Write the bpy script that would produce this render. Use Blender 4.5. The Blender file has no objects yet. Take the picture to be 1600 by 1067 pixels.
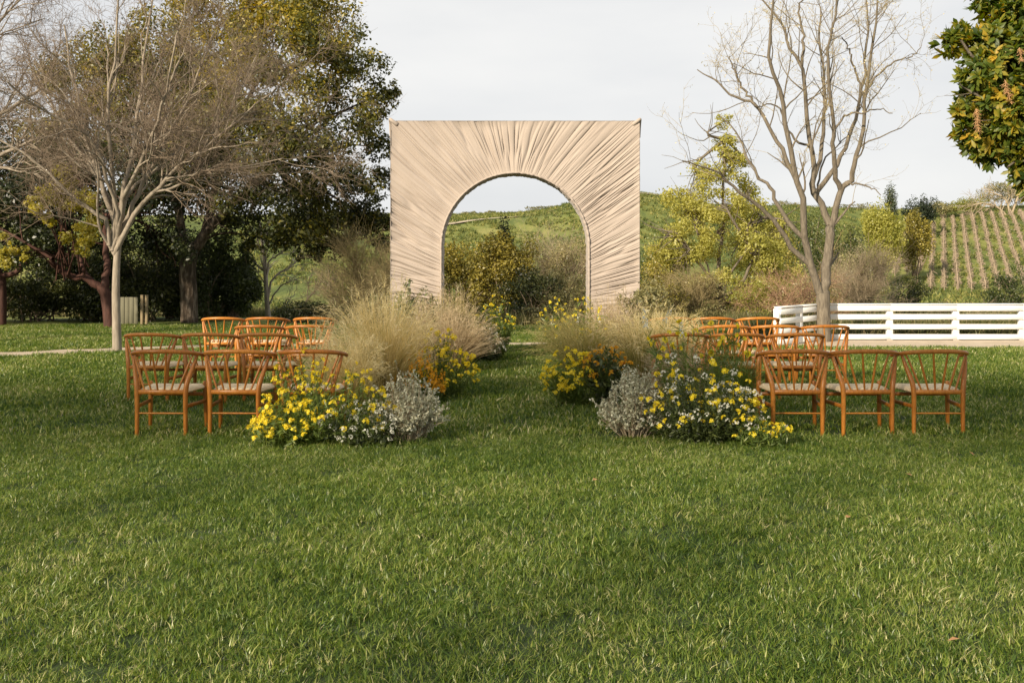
import bpy, math, random
import numpy as np
rng = np.random.default_rng(7)
random.seed(7)
S = bpy.context.scene
COL = S.collection
F = 1556.0            # focal length in pixels of the 1600 px wide photograph
EYE = 1.56

# ------------------------------------------------------------------ camera
cam_d = bpy.data.cameras.new('camera')
cam = bpy.data.objects.new('camera', cam_d)
COL.objects.link(cam)
cam.location = (0, 0, EYE)
cam.rotation_euler = (math.radians(90), 0, 0)
cam_d.sensor_width = 36.0
cam_d.lens = 36.0 * F / 1600.0
cam_d.shift_y = -119.5 / 1600.0
cam_d.clip_end = 5000
S.camera = cam

# ------------------------------------------------------------------ light
SUN_EL = math.radians(24)
SUN_TO = np.array([-0.62, -0.78])
SUN_TO = SUN_TO / np.linalg.norm(SUN_TO)
sun_d = bpy.data.lights.new('sun', 'SUN')
sun_d.energy = 5.0
sun_d.angle = math.radians(2.5)     # sun through thin high cloud
sun_d.color = (1.0, 0.86, 0.67)
sun = bpy.data.objects.new('sun', sun_d)
COL.objects.link(sun)
from mathutils import Vector
to_sun = Vector((SUN_TO[0] * math.cos(SUN_EL), SUN_TO[1] * math.cos(SUN_EL), math.sin(SUN_EL)))
sun.rotation_euler = to_sun.to_track_quat('Z', 'Y').to_euler()

world = bpy.data.worlds.new('World')
S.world = world
world.use_nodes = True
wn, wl = world.node_tree.nodes, world.node_tree.links
wn.clear()
w_out = wn.new('ShaderNodeOutputWorld')
w_bg = wn.new('ShaderNodeBackground')
SKY_STRENGTH = 0.1
w_bg.inputs['Strength'].default_value = SKY_STRENGTH
w_sky = wn.new('ShaderNodeTexSky')
w_sky.sky_type = 'NISHITA'
w_sky.sun_disc = False
w_sky.sun_elevation = SUN_EL
w_sky.sun_rotation = math.atan2(SUN_TO[0], SUN_TO[1])
w_tc = wn.new('ShaderNodeTexCoord')
w_sep = wn.new('ShaderNodeSeparateXYZ')
wl.new(w_tc.outputs['Generated'], w_sep.inputs[0])
w_map = wn.new('ShaderNodeMapping')
w_map.inputs['Scale'].default_value = (1.0, 1.0, 3.5)
wl.new(w_tc.outputs['Generated'], w_map.inputs[0])
w_noi = wn.new('ShaderNodeTexNoise')
w_noi.inputs['Scale'].default_value = 2.2
w_noi.inputs['Detail'].default_value = 5
wl.new(w_map.outputs[0], w_noi.inputs['Vector'])
w_cl = wn.new('ShaderNodeValToRGB')
w_cl.color_ramp.elements[0].position = 0.3
w_cl.color_ramp.elements[0].color = (4.55, 4.64, 4.76, 1)
w_cl.color_ramp.elements[1].position = 0.7
w_cl.color_ramp.elements[1].color = (5.75, 5.70, 5.58, 1)
wl.new(w_noi.outputs['Fac'], w_cl.inputs[0])
w_mr = wn.new('ShaderNodeMapRange')
w_mr.interpolation_type = 'SMOOTHSTEP'
w_mr.inputs['From Min'].default_value = 0.25
w_mr.inputs['From Max'].default_value = 1.0
w_mr.inputs['To Min'].default_value = 0.97
w_mr.inputs['To Max'].default_value = 0.88
wl.new(w_sep.outputs['Z'], w_mr.inputs['Value'])
w_mix = wn.new('ShaderNodeMix')
w_mix.data_type = 'RGBA'
wl.new(w_mr.outputs[0], w_mix.inputs['Factor'])
wl.new(w_sky.outputs[0], w_mix.inputs[6])
w_dim = wn.new('ShaderNodeMapRange')      # the thin cloud is brightest low down and greyer overhead
w_dim.interpolation_type = 'SMOOTHSTEP'
w_dim.inputs['From Min'].default_value = 0.25
w_dim.inputs['From Max'].default_value = 0.95
w_dim.inputs['To Min'].default_value = 1.0
w_dim.inputs['To Max'].default_value = 0.70
wl.new(w_sep.outputs['Z'], w_dim.inputs['Value'])
w_mul = wn.new('ShaderNodeVectorMath')
w_mul.operation = 'SCALE'
wl.new(w_cl.outputs[0], w_mul.inputs[0])
wl.new(w_dim.outputs[0], w_mul.inputs['Scale'])
wl.new(w_mul.outputs[0], w_mix.inputs[7])
wl.new(w_mix.outputs[2], w_bg.inputs['Color'])
wl.new(w_bg.outputs[0], w_out.inputs['Surface'])

S.view_settings.view_transform = 'Standard'
S.view_settings.look = 'None'
S.view_settings.exposure = 0.72
S.view_settings.gamma = 1.0
S.view_settings.use_curve_mapping = False
S.cycles.max_bounces = 8
S.cycles.diffuse_bounces = 4
S.cycles.glossy_bounces = 2
S.cycles.transmission_bounces = 4
S.cycles.transparent_max_bounces = 4

# ------------------------------------------------------------------ helpers
def W(px, py, d):
    """a point at distance d whose direction is that of the photograph's pixel"""
    return np.array([(px - 800.0) * d / F, d, EYE - (py - 414.0) * d / F])

def norm(v):
    return v / (np.linalg.norm(v, axis=-1, keepdims=True) + 1e-9)

def sstep(a, b, x):
    t = np.clip((x - a) / (b - a), 0, 1)
    return t * t * (3 - 2 * t)

def _hash(ix, iy, seed):
    h = (ix.astype(np.int64) * 374761393 + iy.astype(np.int64) * 668265263 + seed * 974711) & 0x7fffffff
    h = ((h ^ (h >> 13)) * 1274126177) & 0x7fffffff
    h = h ^ (h >> 16)
    return (h & 0xffff) / 65535.0

def vnoise(x, y, seed=0):
    x = np.asarray(x, float); y = np.asarray(y, float) + 0 * x
    ix = np.floor(x); iy = np.floor(y)
    fx = x - ix; fy = y - iy
    fx = fx * fx * (3 - 2 * fx); fy = fy * fy * (3 - 2 * fy)
    a = _hash(ix, iy, seed); b = _hash(ix + 1, iy, seed)
    c = _hash(ix, iy + 1, seed); d = _hash(ix + 1, iy + 1, seed)
    return (a * (1 - fx) + b * fx) * (1 - fy) + (c * (1 - fx) + d * fx) * fy

class MB:
    """collects vertices, faces and a per-vertex tint and links them as one mesh object"""
    def __init__(self):
        self.V, self.Fq, self.Ft, self.T, self.n = [], [], [], [], 0
    def add(self, V, Fa, tint=0.5):
        V = np.asarray(V, float).reshape(-1, 3)
        Fa = np.asarray(Fa, np.int64)
        if len(V) == 0: return self
        self.V.append(V)
        (self.Fq if Fa.shape[1] == 4 else self.Ft).append(Fa + self.n)
        t = np.asarray(tint, float)
        self.T.append(np.full(len(V), float(t)) if t.ndim == 0 else t.reshape(-1))
        self.n += len(V)
        return self
    def mesh(self, name, mat, origin=(0, 0, 0), smooth=False, extra=None):
        me = bpy.data.meshes.new(name)
        V = np.concatenate(self.V) - np.asarray(origin, float)
        q = np.concatenate(self.Fq) if self.Fq else np.zeros((0, 4), np.int64)
        t = np.concatenate(self.Ft) if self.Ft else np.zeros((0, 3), np.int64)
        me.vertices.add(len(V)); me.vertices.foreach_set('co', V.ravel().astype(np.float32))
        nl = q.size + t.size
        me.loops.add(nl)
        me.loops.foreach_set('vertex_index', np.concatenate([q.ravel(), t.ravel()]).astype(np.int32))
        npoly = len(q) + len(t)
        me.polygons.add(npoly)
        st = np.concatenate([np.arange(len(q)) * 4, q.size + np.arange(len(t)) * 3]).astype(np.int32)
        me.polygons.foreach_set('loop_start', st)
        if smooth:
            me.polygons.foreach_set('use_smooth', np.ones(npoly, bool))
        at = me.attributes.new('tint', 'FLOAT', 'POINT')
        at.data.foreach_set('value', np.concatenate(self.T).astype(np.float32))
        if extra:
            for k, (typ, arr) in extra.items():
                a = me.attributes.new(k, typ, 'POINT')
                a.data.foreach_set('vector' if typ == 'FLOAT_VECTOR' else 'value', arr.ravel())
        me.materials.append(mat)
        me.update(calc_edges=True)
        me.validate()
        return me
    def build(self, name, mat, parent=None, origin=(0, 0, 0), smooth=False):
        me = self.mesh(name, mat, origin, smooth)
        return link(name, me, parent)

def link(name, me, parent=None):
    o = bpy.data.objects.new(name, me)
    COL.objects.link(o)
    if parent is not None: o.parent = parent
    return o

def tag(o, label=None, cat=None, group=None, kind=None):
    if label: o['label'] = label
    if cat: o['category'] = cat
    if group: o['group'] = group
    if kind: o['kind'] = kind
    return o

def thing(name, label, cat, loc=(0, 0, 0), rz=0.0, group=None):
    o = bpy.data.objects.new(name, None)
    COL.objects.link(o)
    o.location = tuple(float(c) for c in loc); o.rotation_euler = (0, 0, rz)
    o.empty_display_size = 0.2
    return tag(o, label, cat, group)

def tubes(P, R, k=5):
    P = np.asarray(P, float); R = np.asarray(R, float)
    if P.ndim == 2: P = P[None]; R = R[None]
    N, m, _ = P.shape
    T = np.empty_like(P)
    T[:, 1:-1] = P[:, 2:] - P[:, :-2]; T[:, 0] = P[:, 1] - P[:, 0]; T[:, -1] = P[:, -1] - P[:, -2]
    T = norm(T)
    ref = np.where(np.abs(norm(P[:, -1] - P[:, 0])[:, 2:3]) > 0.8, np.array([[1.0, 0.13, 0]]), np.array([[0.1, 0.05, 1.0]]))
    A = norm(np.cross(T, ref[:, None, :])); B = np.cross(T, A)
    a = np.arange(k) * 2 * math.pi / k
    V = P[:, :, None, :] + R[:, :, None, None] * (np.cos(a)[None, None, :, None] * A[:, :, None, :] + np.sin(a)[None, None, :, None] * B[:, :, None, :])
    idx = np.arange(N * m * k).reshape(N, m, k)
    f = np.stack([idx[:, :-1, :], np.roll(idx, -1, 2)[:, :-1, :], np.roll(idx, -1, 2)[:, 1:, :], idx[:, 1:, :]], -1)
    return V.reshape(-1, 3), f.reshape(-1, 4)

def capped(P, R, k=8):
    """one tube with rounded, closed ends"""
    P = np.asarray(P, float); R = np.asarray(R, float)
    t0 = norm(P[0] - P[1]); t1 = norm(P[-1] - P[-2])
    P = np.vstack([P[0] + t0 * R[0] * .7, P[0] + t0 * R[0] * .45, P, P[-1] + t1 * R[-1] * .45, P[-1] + t1 * R[-1] * .7])
    R = np.concatenate([[R[0] * .05, R[0] * .75], R, [R[-1] * .75, R[-1] * .05]])
    return tubes(P, R, k)

def catmull(pts, n):
    pts = np.asarray(pts, float)
    if len(pts) == 2:
        t = np.linspace(0, 1, n)[:, None]
        return pts[0] * (1 - t) + pts[1] * t
    p = np.vstack([2 * pts[0] - pts[1], pts, 2 * pts[-1] - pts[-2]])
    u = np.linspace(0, len(pts) - 1 - 1e-6, n)
    i = np.floor(u).astype(int); t = (u - i)[:, None]
    a, b, c, d = p[i], p[i + 1], p[i + 2], p[i + 3]
    return .5 * ((2 * b) + (c - a) * t + (2 * a - 5 * b + 4 * c - d) * t ** 2 + (3 * b - 3 * c + d - a) * t ** 3)

def box(cx, cy, cz, sx, sy, sz, bev=0.0):
    """a box, its vertical and horizontal edges bevelled when bev > 0"""
    hx, hy, hz = sx / 2, sy / 2, sz / 2
    if bev <= 0:
        V = np.array([[x, y, z] for x in (-hx, hx) for y in (-hy, hy) for z in (-hz, hz)])
        Fa = [[0, 1, 3, 2], [4, 6, 7, 5], [0, 4, 5, 1], [2, 3, 7, 6], [0, 2, 6, 4], [1, 5, 7, 3]]
        return V + [cx, cy, cz], np.array(Fa)
    b = min(bev, hx * .9, hy * .9, hz * .9)
    rings = []
    for z, s in ((-hz, b), (-hz + b, 0), (hz - b, 0), (hz, b)):
        ax, ay = hx - s, hy - s
        c = b * .6
        rings.append([[-ax + c, -ay, z], [ax - c, -ay, z], [ax, -ay + c, z], [ax, ay - c, z], [ax - c, ay, z], [-ax + c, ay, z], [-ax, ay - c, z], [-ax, -ay + c, z]])
    V = np.array(rings).reshape(-1, 3)
    Fa = []
    for r in range(3):
        for k in range(8):
            a0, a1 = r * 8 + k, r * 8 + (k + 1) % 8
            Fa.append([a0, a1, a1 + 8, a0 + 8])
    for base, rev in ((0, True), (24, False)):
        q = [[base, base + 1, base + 2, base + 3], [base, base + 3, base + 4, base + 7], [base + 4, base + 5, base + 6, base + 7]]
        Fa += [x[::-1] for x in q] if rev else q
    return V + [cx, cy, cz], np.array(Fa)

def leaf_quads(C, axis, nrm, L, Wd, cup=0.0):
    """one diamond leaf at each point C"""
    n = len(C)
    a = norm(axis); b = norm(np.cross(nrm, a)); nn = np.cross(a, b)
    L = np.broadcast_to(L, n)[:, None]; Wd = np.broadcast_to(Wd, n)[:, None]
    V = np.stack([C - a * L * .5, C + b * Wd * .5 - a * L * .05 + nn * Wd * cup, C + a * L * .5, C - b * Wd * .5 - a * L * .05 + nn * Wd * cup], 1)
    return V.reshape(-1, 3), np.arange(n * 4).reshape(n, 4)

def rand_dirs(n, up=0.0):
    v = rng.normal(size=(n, 3)); v[:, 2] += up
    return norm(v)

def sprout(P, R, n, lo, hi, ang, up=0.0, seg=4, rr=0.55, tmin=0.25, tmax=1.0, wob=0.18, rmin=0.002, out=None):
    """n children grown off the polylines P (N,m,3)"""
    N, m, _ = P.shape
    ln = np.linalg.norm(np.diff(P, axis=1), axis=2).sum(1)
    i = rng.choice(N, n, p=ln / ln.sum())
    t = tmin + (tmax - tmin) * rng.random(n) ** 0.85
    u = t * (m - 1 - 1e-6); j = np.floor(u).astype(int); f = (u - j)[:, None]
    p0 = P[i, j] * (1 - f) + P[i, j + 1] * f
    r0 = R[i, j] * (1 - f[:, 0]) + R[i, j + 1] * f[:, 0]
    tan = norm(P[i, j + 1] - P[i, j])
    perp = rng.normal(size=(n, 3)); perp -= (perp * tan).sum(1, keepdims=True) * tan; perp = norm(perp)
    a = np.radians(ang) * (0.7 + 0.6 * rng.random(n))[:, None]
    d = tan * np.cos(a) + perp * np.sin(a)
    if out is not None:
        o = p0 - np.asarray(out); o[:, 2] *= .4; d = d + .35 * norm(o)
    d = norm(d + np.array([0, 0, up]))
    L = (lo + (hi - lo) * rng.random(n))
    pts = [p0]
    for s in range(seg):
        d = norm(d + rng.normal(size=(n, 3)) * wob + np.array([0, 0, up * .35]))
        pts.append(pts[-1] + d * (L / seg)[:, None])
    Q = np.stack(pts, 1)
    r0 = np.maximum(r0 * rr, rmin)
    RR = r0[:, None] * np.linspace(1, 0.35, seg + 1)[None] 
    return Q, np.maximum(RR, rmin * .5)

# ------------------------------------------------------------------ materials
def new_mat(name):
    m = bpy.data.materials.new(name)
    m.use_nodes = True
    nt = m.node_tree
    nt.nodes.clear()
    out = nt.nodes.new('ShaderNodeOutputMaterial')
    return m, nt, out

def ramp(nt, stops):
    r = nt.nodes.new('ShaderNodeValToRGB')
    e = r.color_ramp.elements
    while len(e) < len(stops): e.new(0.5)
    for el, (p, c) in zip(e, stops):
        el.position = p; el.color = (*c, 1)
    return r

def leaf_mat(name, stops, transl=0.35, gloss=0.05, rough=0.45, patch=0.0, pscale=0.6, inst=0.0):
    """a leaf or blade: colour by the leaf's own tint, some light coming through"""
    m, nt, out = new_mat(name)
    N, L = nt.nodes, nt.links
    at = N.new('ShaderNodeAttribute'); at.attribute_name = 'tint'
    src = at.outputs['Fac']
    if patch > 0:
        geo = N.new('ShaderNodeNewGeometry')
        no = N.new('ShaderNodeTexNoise'); no.inputs['Scale'].default_value = pscale; no.inputs['Detail'].default_value = 4
        L.new(geo.outputs['Position'], no.inputs['Vector'])
        ma = N.new('ShaderNodeMath'); ma.operation = 'MULTIPLY_ADD'
        L.new(no.outputs['Fac'], ma.inputs[0]); ma.inputs[1].default_value = patch * 2
        mb = N.new('ShaderNodeMath'); mb.operation = 'SUBTRACT'; mb.inputs[1].default_value = patch
        L.new(src, mb.inputs[0]); L.new(mb.outputs[0], ma.inputs[2]); src = ma.outputs[0]
    if inst > 0:
        oi = N.new('ShaderNodeObjectInfo')
        mc = N.new('ShaderNodeMath'); mc.operation = 'MULTIPLY_ADD'; mc.inputs[1].default_value = inst
        md = N.new('ShaderNodeMath'); md.operation = 'SUBTRACT'; md.inputs[1].default_value = inst * .5
        L.new(src, md.inputs[0]); L.new(oi.outputs['Random'], mc.inputs[0]); L.new(md.outputs[0], mc.inputs[2]); src = mc.outputs[0]
    r = ramp(nt, stops)
    L.new(src, r.inputs[0])
    di = N.new('ShaderNodeBsdfDiffuse'); tr = N.new('ShaderNodeBsdfTranslucent'); gl = N.new('ShaderNodeBsdfGlossy')
    gl.inputs['Roughness'].default_value = rough
    L.new(r.outputs[0], di.inputs['Color'])
    hs = N.new('ShaderNodeHueSaturation'); hs.inputs['Saturation'].default_value = 1.15; hs.inputs['Value'].default_value = 1.5; hs.inputs['Hue'].default_value = .49
    L.new(r.outputs[0], hs.inputs['Color']); L.new(hs.outputs[0], tr.inputs['Color'])
    mx = N.new('ShaderNodeMixShader'); mx.inputs[0].default_value = transl
    L.new(di.outputs[0], mx.inputs[1]); L.new(tr.outputs[0], mx.inputs[2])
    m2 = N.new('ShaderNodeMixShader'); m2.inputs[0].default_value = gloss
    L.new(mx.outputs[0], m2.inputs[1]); L.new(gl.outputs[0], m2.inputs[2])
    L.new(m2.outputs[0], out.inputs['Surface'])
    return m

def solid_mat(name, stops, scale=8.0, stretch=(1, 1, 1), rough=0.6, bump=0.2, bdist=0.01, detail=6, spec=0.4, coords='Object', rnd=0.0):
    """noise-coloured opaque surface with fine relief"""
    m, nt, out = new_mat(name)
    N, L = nt.nodes, nt.links
    bs = N.new('ShaderNodeBsdfPrincipled')
    tc = N.new('ShaderNodeTexCoord'); mp = N.new('ShaderNodeMapping'); mp.inputs['Scale'].default_value = stretch
    L.new(tc.outputs[coords], mp.inputs[0])
    no = N.new('ShaderNodeTexNoise'); no.inputs['Scale'].default_value = scale; no.inputs['Detail'].default_value = detail; no.inputs['Roughness'].default_value = .6
    L.new(mp.outputs[0], no.inputs['Vector'])
    r = ramp(nt, stops)
    src = no.outputs['Fac']
    if rnd > 0:
        oi = N.new('ShaderNodeObjectInfo')
        ma = N.new('ShaderNodeMath'); ma.operation = 'MULTIPLY_ADD'; ma.inputs[1].default_value = rnd
        mb = N.new('ShaderNodeMath'); mb.operation = 'SUBTRACT'; mb.inputs[1].default_value = rnd * .5
        L.new(src, mb.inputs[0]); L.new(oi.outputs['Random'], ma.inputs[0]); L.new(mb.outputs[0], ma.inputs[2]); src = ma.outputs[0]
    L.new(src, r.inputs[0])
    L.new(r.outputs[0], bs.inputs['Base Color'])
    bs.inputs['Roughness'].default_value = rough
    bs.inputs['Specular IOR Level'].default_value = spec
    if bump:
        bp = N.new('ShaderNodeBump'); bp.inputs['Strength'].default_value = bump; bp.inputs['Distance'].default_value = bdist
        L.new(no.outputs['Fac'], bp.inputs['Height']); L.new(bp.outputs[0], bs.inputs['Normal'])
    L.new(bs.outputs[0], out.inputs['Surface'])
    return m

M = {}
M['grass'] = leaf_mat('lawn_grass', [(0, (.034, .074, .011)), (.35, (.092, .152, .023)), (.68, (.195, .250, .042)), (.9, (.35, .365, .11)), (1, (.54, .50, .26))], .38, .03, .40, .42, .7, .26)
M['wild'] = leaf_mat('wild_grass', [(0, (.05, .07, .02)), (.4, (.10, .11, .035)), (.75, (.20, .17, .075)), (1, (.33, .27, .14))], .3, .03, .5, .25, .2, .3)
M['herb'] = leaf_mat('hill_herbs', [(0, (.065, .09, .030)), (.45, (.13, .16, .045)), (.8, (.25, .25, .07)), (1, (.36, .32, .11))], .3, .02, .5, .35, .05, .5)
M['soil'] = solid_mat('lawn_soil', [(.3, (.02, .036, .010)), (.7, (.04, .062, .015))], 3, rough=.95, bump=.4)
M['sand'] = solid_mat('sandy_path', [(.25, (.36, .29, .20)), (.55, (.46, .38, .28)), (.8, (.54, .46, .35))], 2.4, rough=.95, bump=.5, bdist=.02, detail=10, coords='Object')
M['wood'] = solid_mat('chair_wood', [(.2, (.21, .070, .009)), (.5, (.36, .130, .017)), (.8, (.48, .195, .030))], 9, (6, 6, 1), .38, .06, .002, rnd=.25)
M['white'] = solid_mat('fence_paint', [(.25, (.62, .60, .55)), (.45, (.76, .75, .71)), (.8, (.80, .79, .76))], 7, (1, 1, 3), .5, .05)
M['barkpale'] = solid_mat('pale_bark', [(.2, (.24, .19, .14)), (.45, (.42, .36, .29)), (.75, (.55, .50, .43))], 5, (3, 3, .8), .85, .5, .02)
M['barkgrey'] = solid_mat('grey_bark', [(.2, (.065, .054, .040)), (.5, (.14, .117, .085)), (.8, (.24, .205, .152))], 9, (3, 3, .6), .9, .8, .03)
M['barkred'] = solid_mat('red_bark', [(.2, (.022, .010, .007)), (.5, (.055, .021, .013)), (.8, (.10, .042, .028))], 5, (3, 3, .8), .8, .5, .03)
M['barkdark'] = solid_mat('dark_bark', [(.3, (.03, .022, .014)), (.5, (.085, .062, .042)), (.7, (.34, .28, .22))], 3.2, (3, 3, .8), .95, .9, .06)
M['barktan'] = solid_mat('tan_bark', [(.2, (.14, .11, .08)), (.5, (.25, .21, .158)), (.8, (.37, .32, .25))], 5, (3, 3, .8), .85, .4, .02)
M['twig'] = solid_mat('brown_twigs', [(.2, (.12, .088, .058)), (.8, (.26, .20, .14))], 3, rough=.9, bump=0)
M['twigpale'] = solid_mat('tan_twigs', [(.2, (.26, .20, .12)), (.8, (.42, .35, .24))], 3, rough=.9, bump=0)
M['twigstraw'] = solid_mat('straw_twigs', [(.2, (.20, .155, .07)), (.8, (.40, .32, .16))], 3, rough=.9, bump=0)
M['twigred'] = solid_mat('russet_twigs', [(.2, (.26, .15, .09)), (.8, (.46, .30, .19))], 3, rough=.9, bump=0)
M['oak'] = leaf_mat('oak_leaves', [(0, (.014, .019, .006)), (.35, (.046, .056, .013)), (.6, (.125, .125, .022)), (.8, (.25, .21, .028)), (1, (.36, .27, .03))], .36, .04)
M['darkleaf'] = leaf_mat('dark_leaves', [(0, (.011, .017, .006)), (.5, (.040, .052, .015)), (1, (.13, .135, .035))], .3, .04)
M['yellowleaf'] = leaf_mat('yellow_leaves', [(0, (.18, .17, .03)), (.5, (.36, .32, .05)), (1, (.48, .41, .08))], .4, .03)
M['olive'] = leaf_mat('olive_leaves', [(0, (.06, .060, .015)), (.5, (.225, .195, .036)), (1, (.42, .34, .06))], .3, .04)
M['sage'] = leaf_mat('sage_leaves', [(0, (.10, .105, .045)), (.5, (.23, .215, .09)), (1, (.38, .33, .15))], .3, .04)
M['spring'] = leaf_mat('spring_leaves', [(0, (.13, .150, .028)), (.5, (.28, .285, .055)), (1, (.44, .42, .11))], .48, .03)
M['midgreen'] = leaf_mat('green_leaves', [(0, (.028, .042, .012)), (.5, (.07, .095, .024)), (1, (.16, .18, .045))], .3, .05)
M['bluegreen'] = leaf_mat('conifer_needles', [(0, (.018, .028, .016)), (.5, (.04, .055, .028)), (1, (.085, .10, .045))], .2, .03)
M['broad'] = leaf_mat('broad_leaves', [(0, (.035, .065, .009)), (.4, (.10, .145, .018)), (.7, (.25, .235, .026)), (1, (.48, .32, .03))], .45, .03, .5)
M['pinkbloom'] = leaf_mat('pale_pink_bloom', [(0, (.50, .27, .11)), (1, (.62, .42, .22))], .3, .02)
M['silver'] = leaf_mat('silver_leaves', [(0, (.23, .24, .14)), (.5, (.50, .49, .34)), (1, (.74, .72, .57))], .2, .04, .6)
M['greenstem'] = leaf_mat('green_stems', [(0, (.05, .085, .014)), (.5, (.12, .17, .03)), (1, (.23, .26, .06))], .3, .04)
M['yellow'] = leaf_mat('yellow_petals', [(0, (.60, .45, .010)), (.5, (.78, .63, .022)), (1, (.86, .75, .08))], .35, .03, .5)
M['orange'] = leaf_mat('orange_petals', [(0, (.48, .20, .006)), (.5, (.66, .33, .01)), (1, (.72, .45, .02))], .35, .03, .5)
M['whitepetal'] = leaf_mat('white_petals', [(0, (.52, .50, .38)), (.5, (.68, .67, .56)), (1, (.8, .79, .70))], .3, .03, .5)
M['plume'] = leaf_mat('golden_plumes', [(0, (.22, .20, .06)), (.4, (.46, .38, .15)), (.75, (.68, .57, .28)), (1, (.82, .72, .44))], .35, .03, .5)
M['plumebrown'] = leaf_mat('brown_plumes', [(0, (.16, .13, .065)), (.5, (.33, .26, .15)), (1, (.54, .44, .28))], .35, .03, .5)
M['plumegreen'] = leaf_mat('olive_plumes', [(0, (.09, .11, .025)), (.5, (.24, .225, .07)), (1, (.50, .41, .17))], .35, .03, .5)
M['vine'] = solid_mat('vine_wood', [(.2, (.20, .15, .10)), (.8, (.40, .32, .23))], 2, rough=.95, bump=0)
M['greyboard'] = solid_mat('weathered_board', [(.2, (.10, .095, .06)), (.8, (.19, .18, .12))], 4, (4, 4, .5), .9, .3)
M['postwood'] = solid_mat('post_wood', [(.2, (.20, .15, .08)), (.8, (.34, .27, .16))], 4, (4, 4, .5), .9, .3)
M['dryleaf'] = solid_mat('dry_leaf', [(.2, (.26, .12, .05)), (.8, (.45, .27, .13))], 20, rough=.8, bump=0)
M['nest'] = solid_mat('nest_twigs', [(.2, (.03, .02, .015)), (.8, (.09, .06, .04))], 30, rough=.95, bump=.5)

# cloth
def cloth_mat():
    m, nt, out = new_mat('beige_fabric')
    N, L = nt.nodes, nt.links
    bs = N.new('ShaderNodeBsdfPrincipled')
    tc = N.new('ShaderNodeTexCoord')
    no = N.new('ShaderNodeTexNoise'); no.inputs['Scale'].default_value = 1.3; no.inputs['Detail'].default_value = 5
    L.new(tc.outputs['Object'], no.inputs['Vector'])
    r = ramp(nt, [(.25, (.325, .272, .228)), (.75, (.39, .332, .282))])
    L.new(no.outputs['Fac'], r.inputs[0]); L.new(r.outputs[0], bs.inputs['Base Color'])
    bs.inputs['Roughness'].default_value = .75
    bs.inputs['Sheen Weight'].default_value = .15
    bs.inputs['Specular IOR Level'].default_value = .25
    n2 = N.new('ShaderNodeTexNoise'); n2.inputs['Scale'].default_value = 160
    L.new(tc.outputs['Object'], n2.inputs['Vector'])
    bp = N.new('ShaderNodeBump'); bp.inputs['Strength'].default_value = .15; bp.inputs['Distance'].default_value = .002
    L.new(n2.outputs['Fac'], bp.inputs['Height']); L.new(bp.outputs[0], bs.inputs['Normal'])
    L.new(bs.outputs[0], out.inputs['Surface'])
    return m
M['cloth'] = cloth_mat()

def seat_mat():
    """paper cord: fine parallel strands that turn at the seat's diagonals"""
    m, nt, out = new_mat('woven_cord')
    N, L = nt.nodes, nt.links
    bs = N.new('ShaderNodeBsdfPrincipled')
    tc = N.new('ShaderNodeTexCoord'); sp = N.new('ShaderNodeSeparateXYZ')
    L.new(tc.outputs['Object'], sp.inputs[0])
    ax = N.new('ShaderNodeMath'); ax.operation = 'ABSOLUTE'; L.new(sp.outputs['X'], ax.inputs[0])
    ay = N.new('ShaderNodeMath'); ay.operation = 'ABSOLUTE'; L.new(sp.outputs['Y'], ay.inputs[0])
    mxm = N.new('ShaderNodeMath'); mxm.operation = 'MAXIMUM'; L.new(ax.outputs[0], mxm.inputs[0]); L.new(ay.outputs[0], mxm.inputs[1])
    mu = N.new('ShaderNodeMath'); mu.operation = 'MULTIPLY'; mu.inputs[1].default_value = 780; L.new(mxm.outputs[0], mu.inputs[0])
    si = N.new('ShaderNodeMath'); si.operation = 'SINE'; L.new(mu.outputs[0], si.inputs[0])
    no = N.new('ShaderNodeTexNoise'); no.inputs['Scale'].default_value = 14
    L.new(tc.outputs['Object'], no.inputs['Vector'])
    r = ramp(nt, [(.2, (.70, .54, .32)), (.8, (.84, .69, .45))])
    L.new(no.outputs['Fac'], r.inputs[0]); L.new(r.outputs[0], bs.inputs['Base Color'])
    bp = N.new('ShaderNodeBump'); bp.inputs['Strength'].default_value = .6; bp.inputs['Distance'].default_value = .003
    L.new(si.outputs[0], bp.inputs['Height']); L.new(bp.outputs[0], bs.inputs['Normal'])
    bs.inputs['Roughness'].default_value = .8
    L.new(bs.outputs[0], out.inputs['Surface'])
    return m
M['seat'] = seat_mat()

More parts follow.
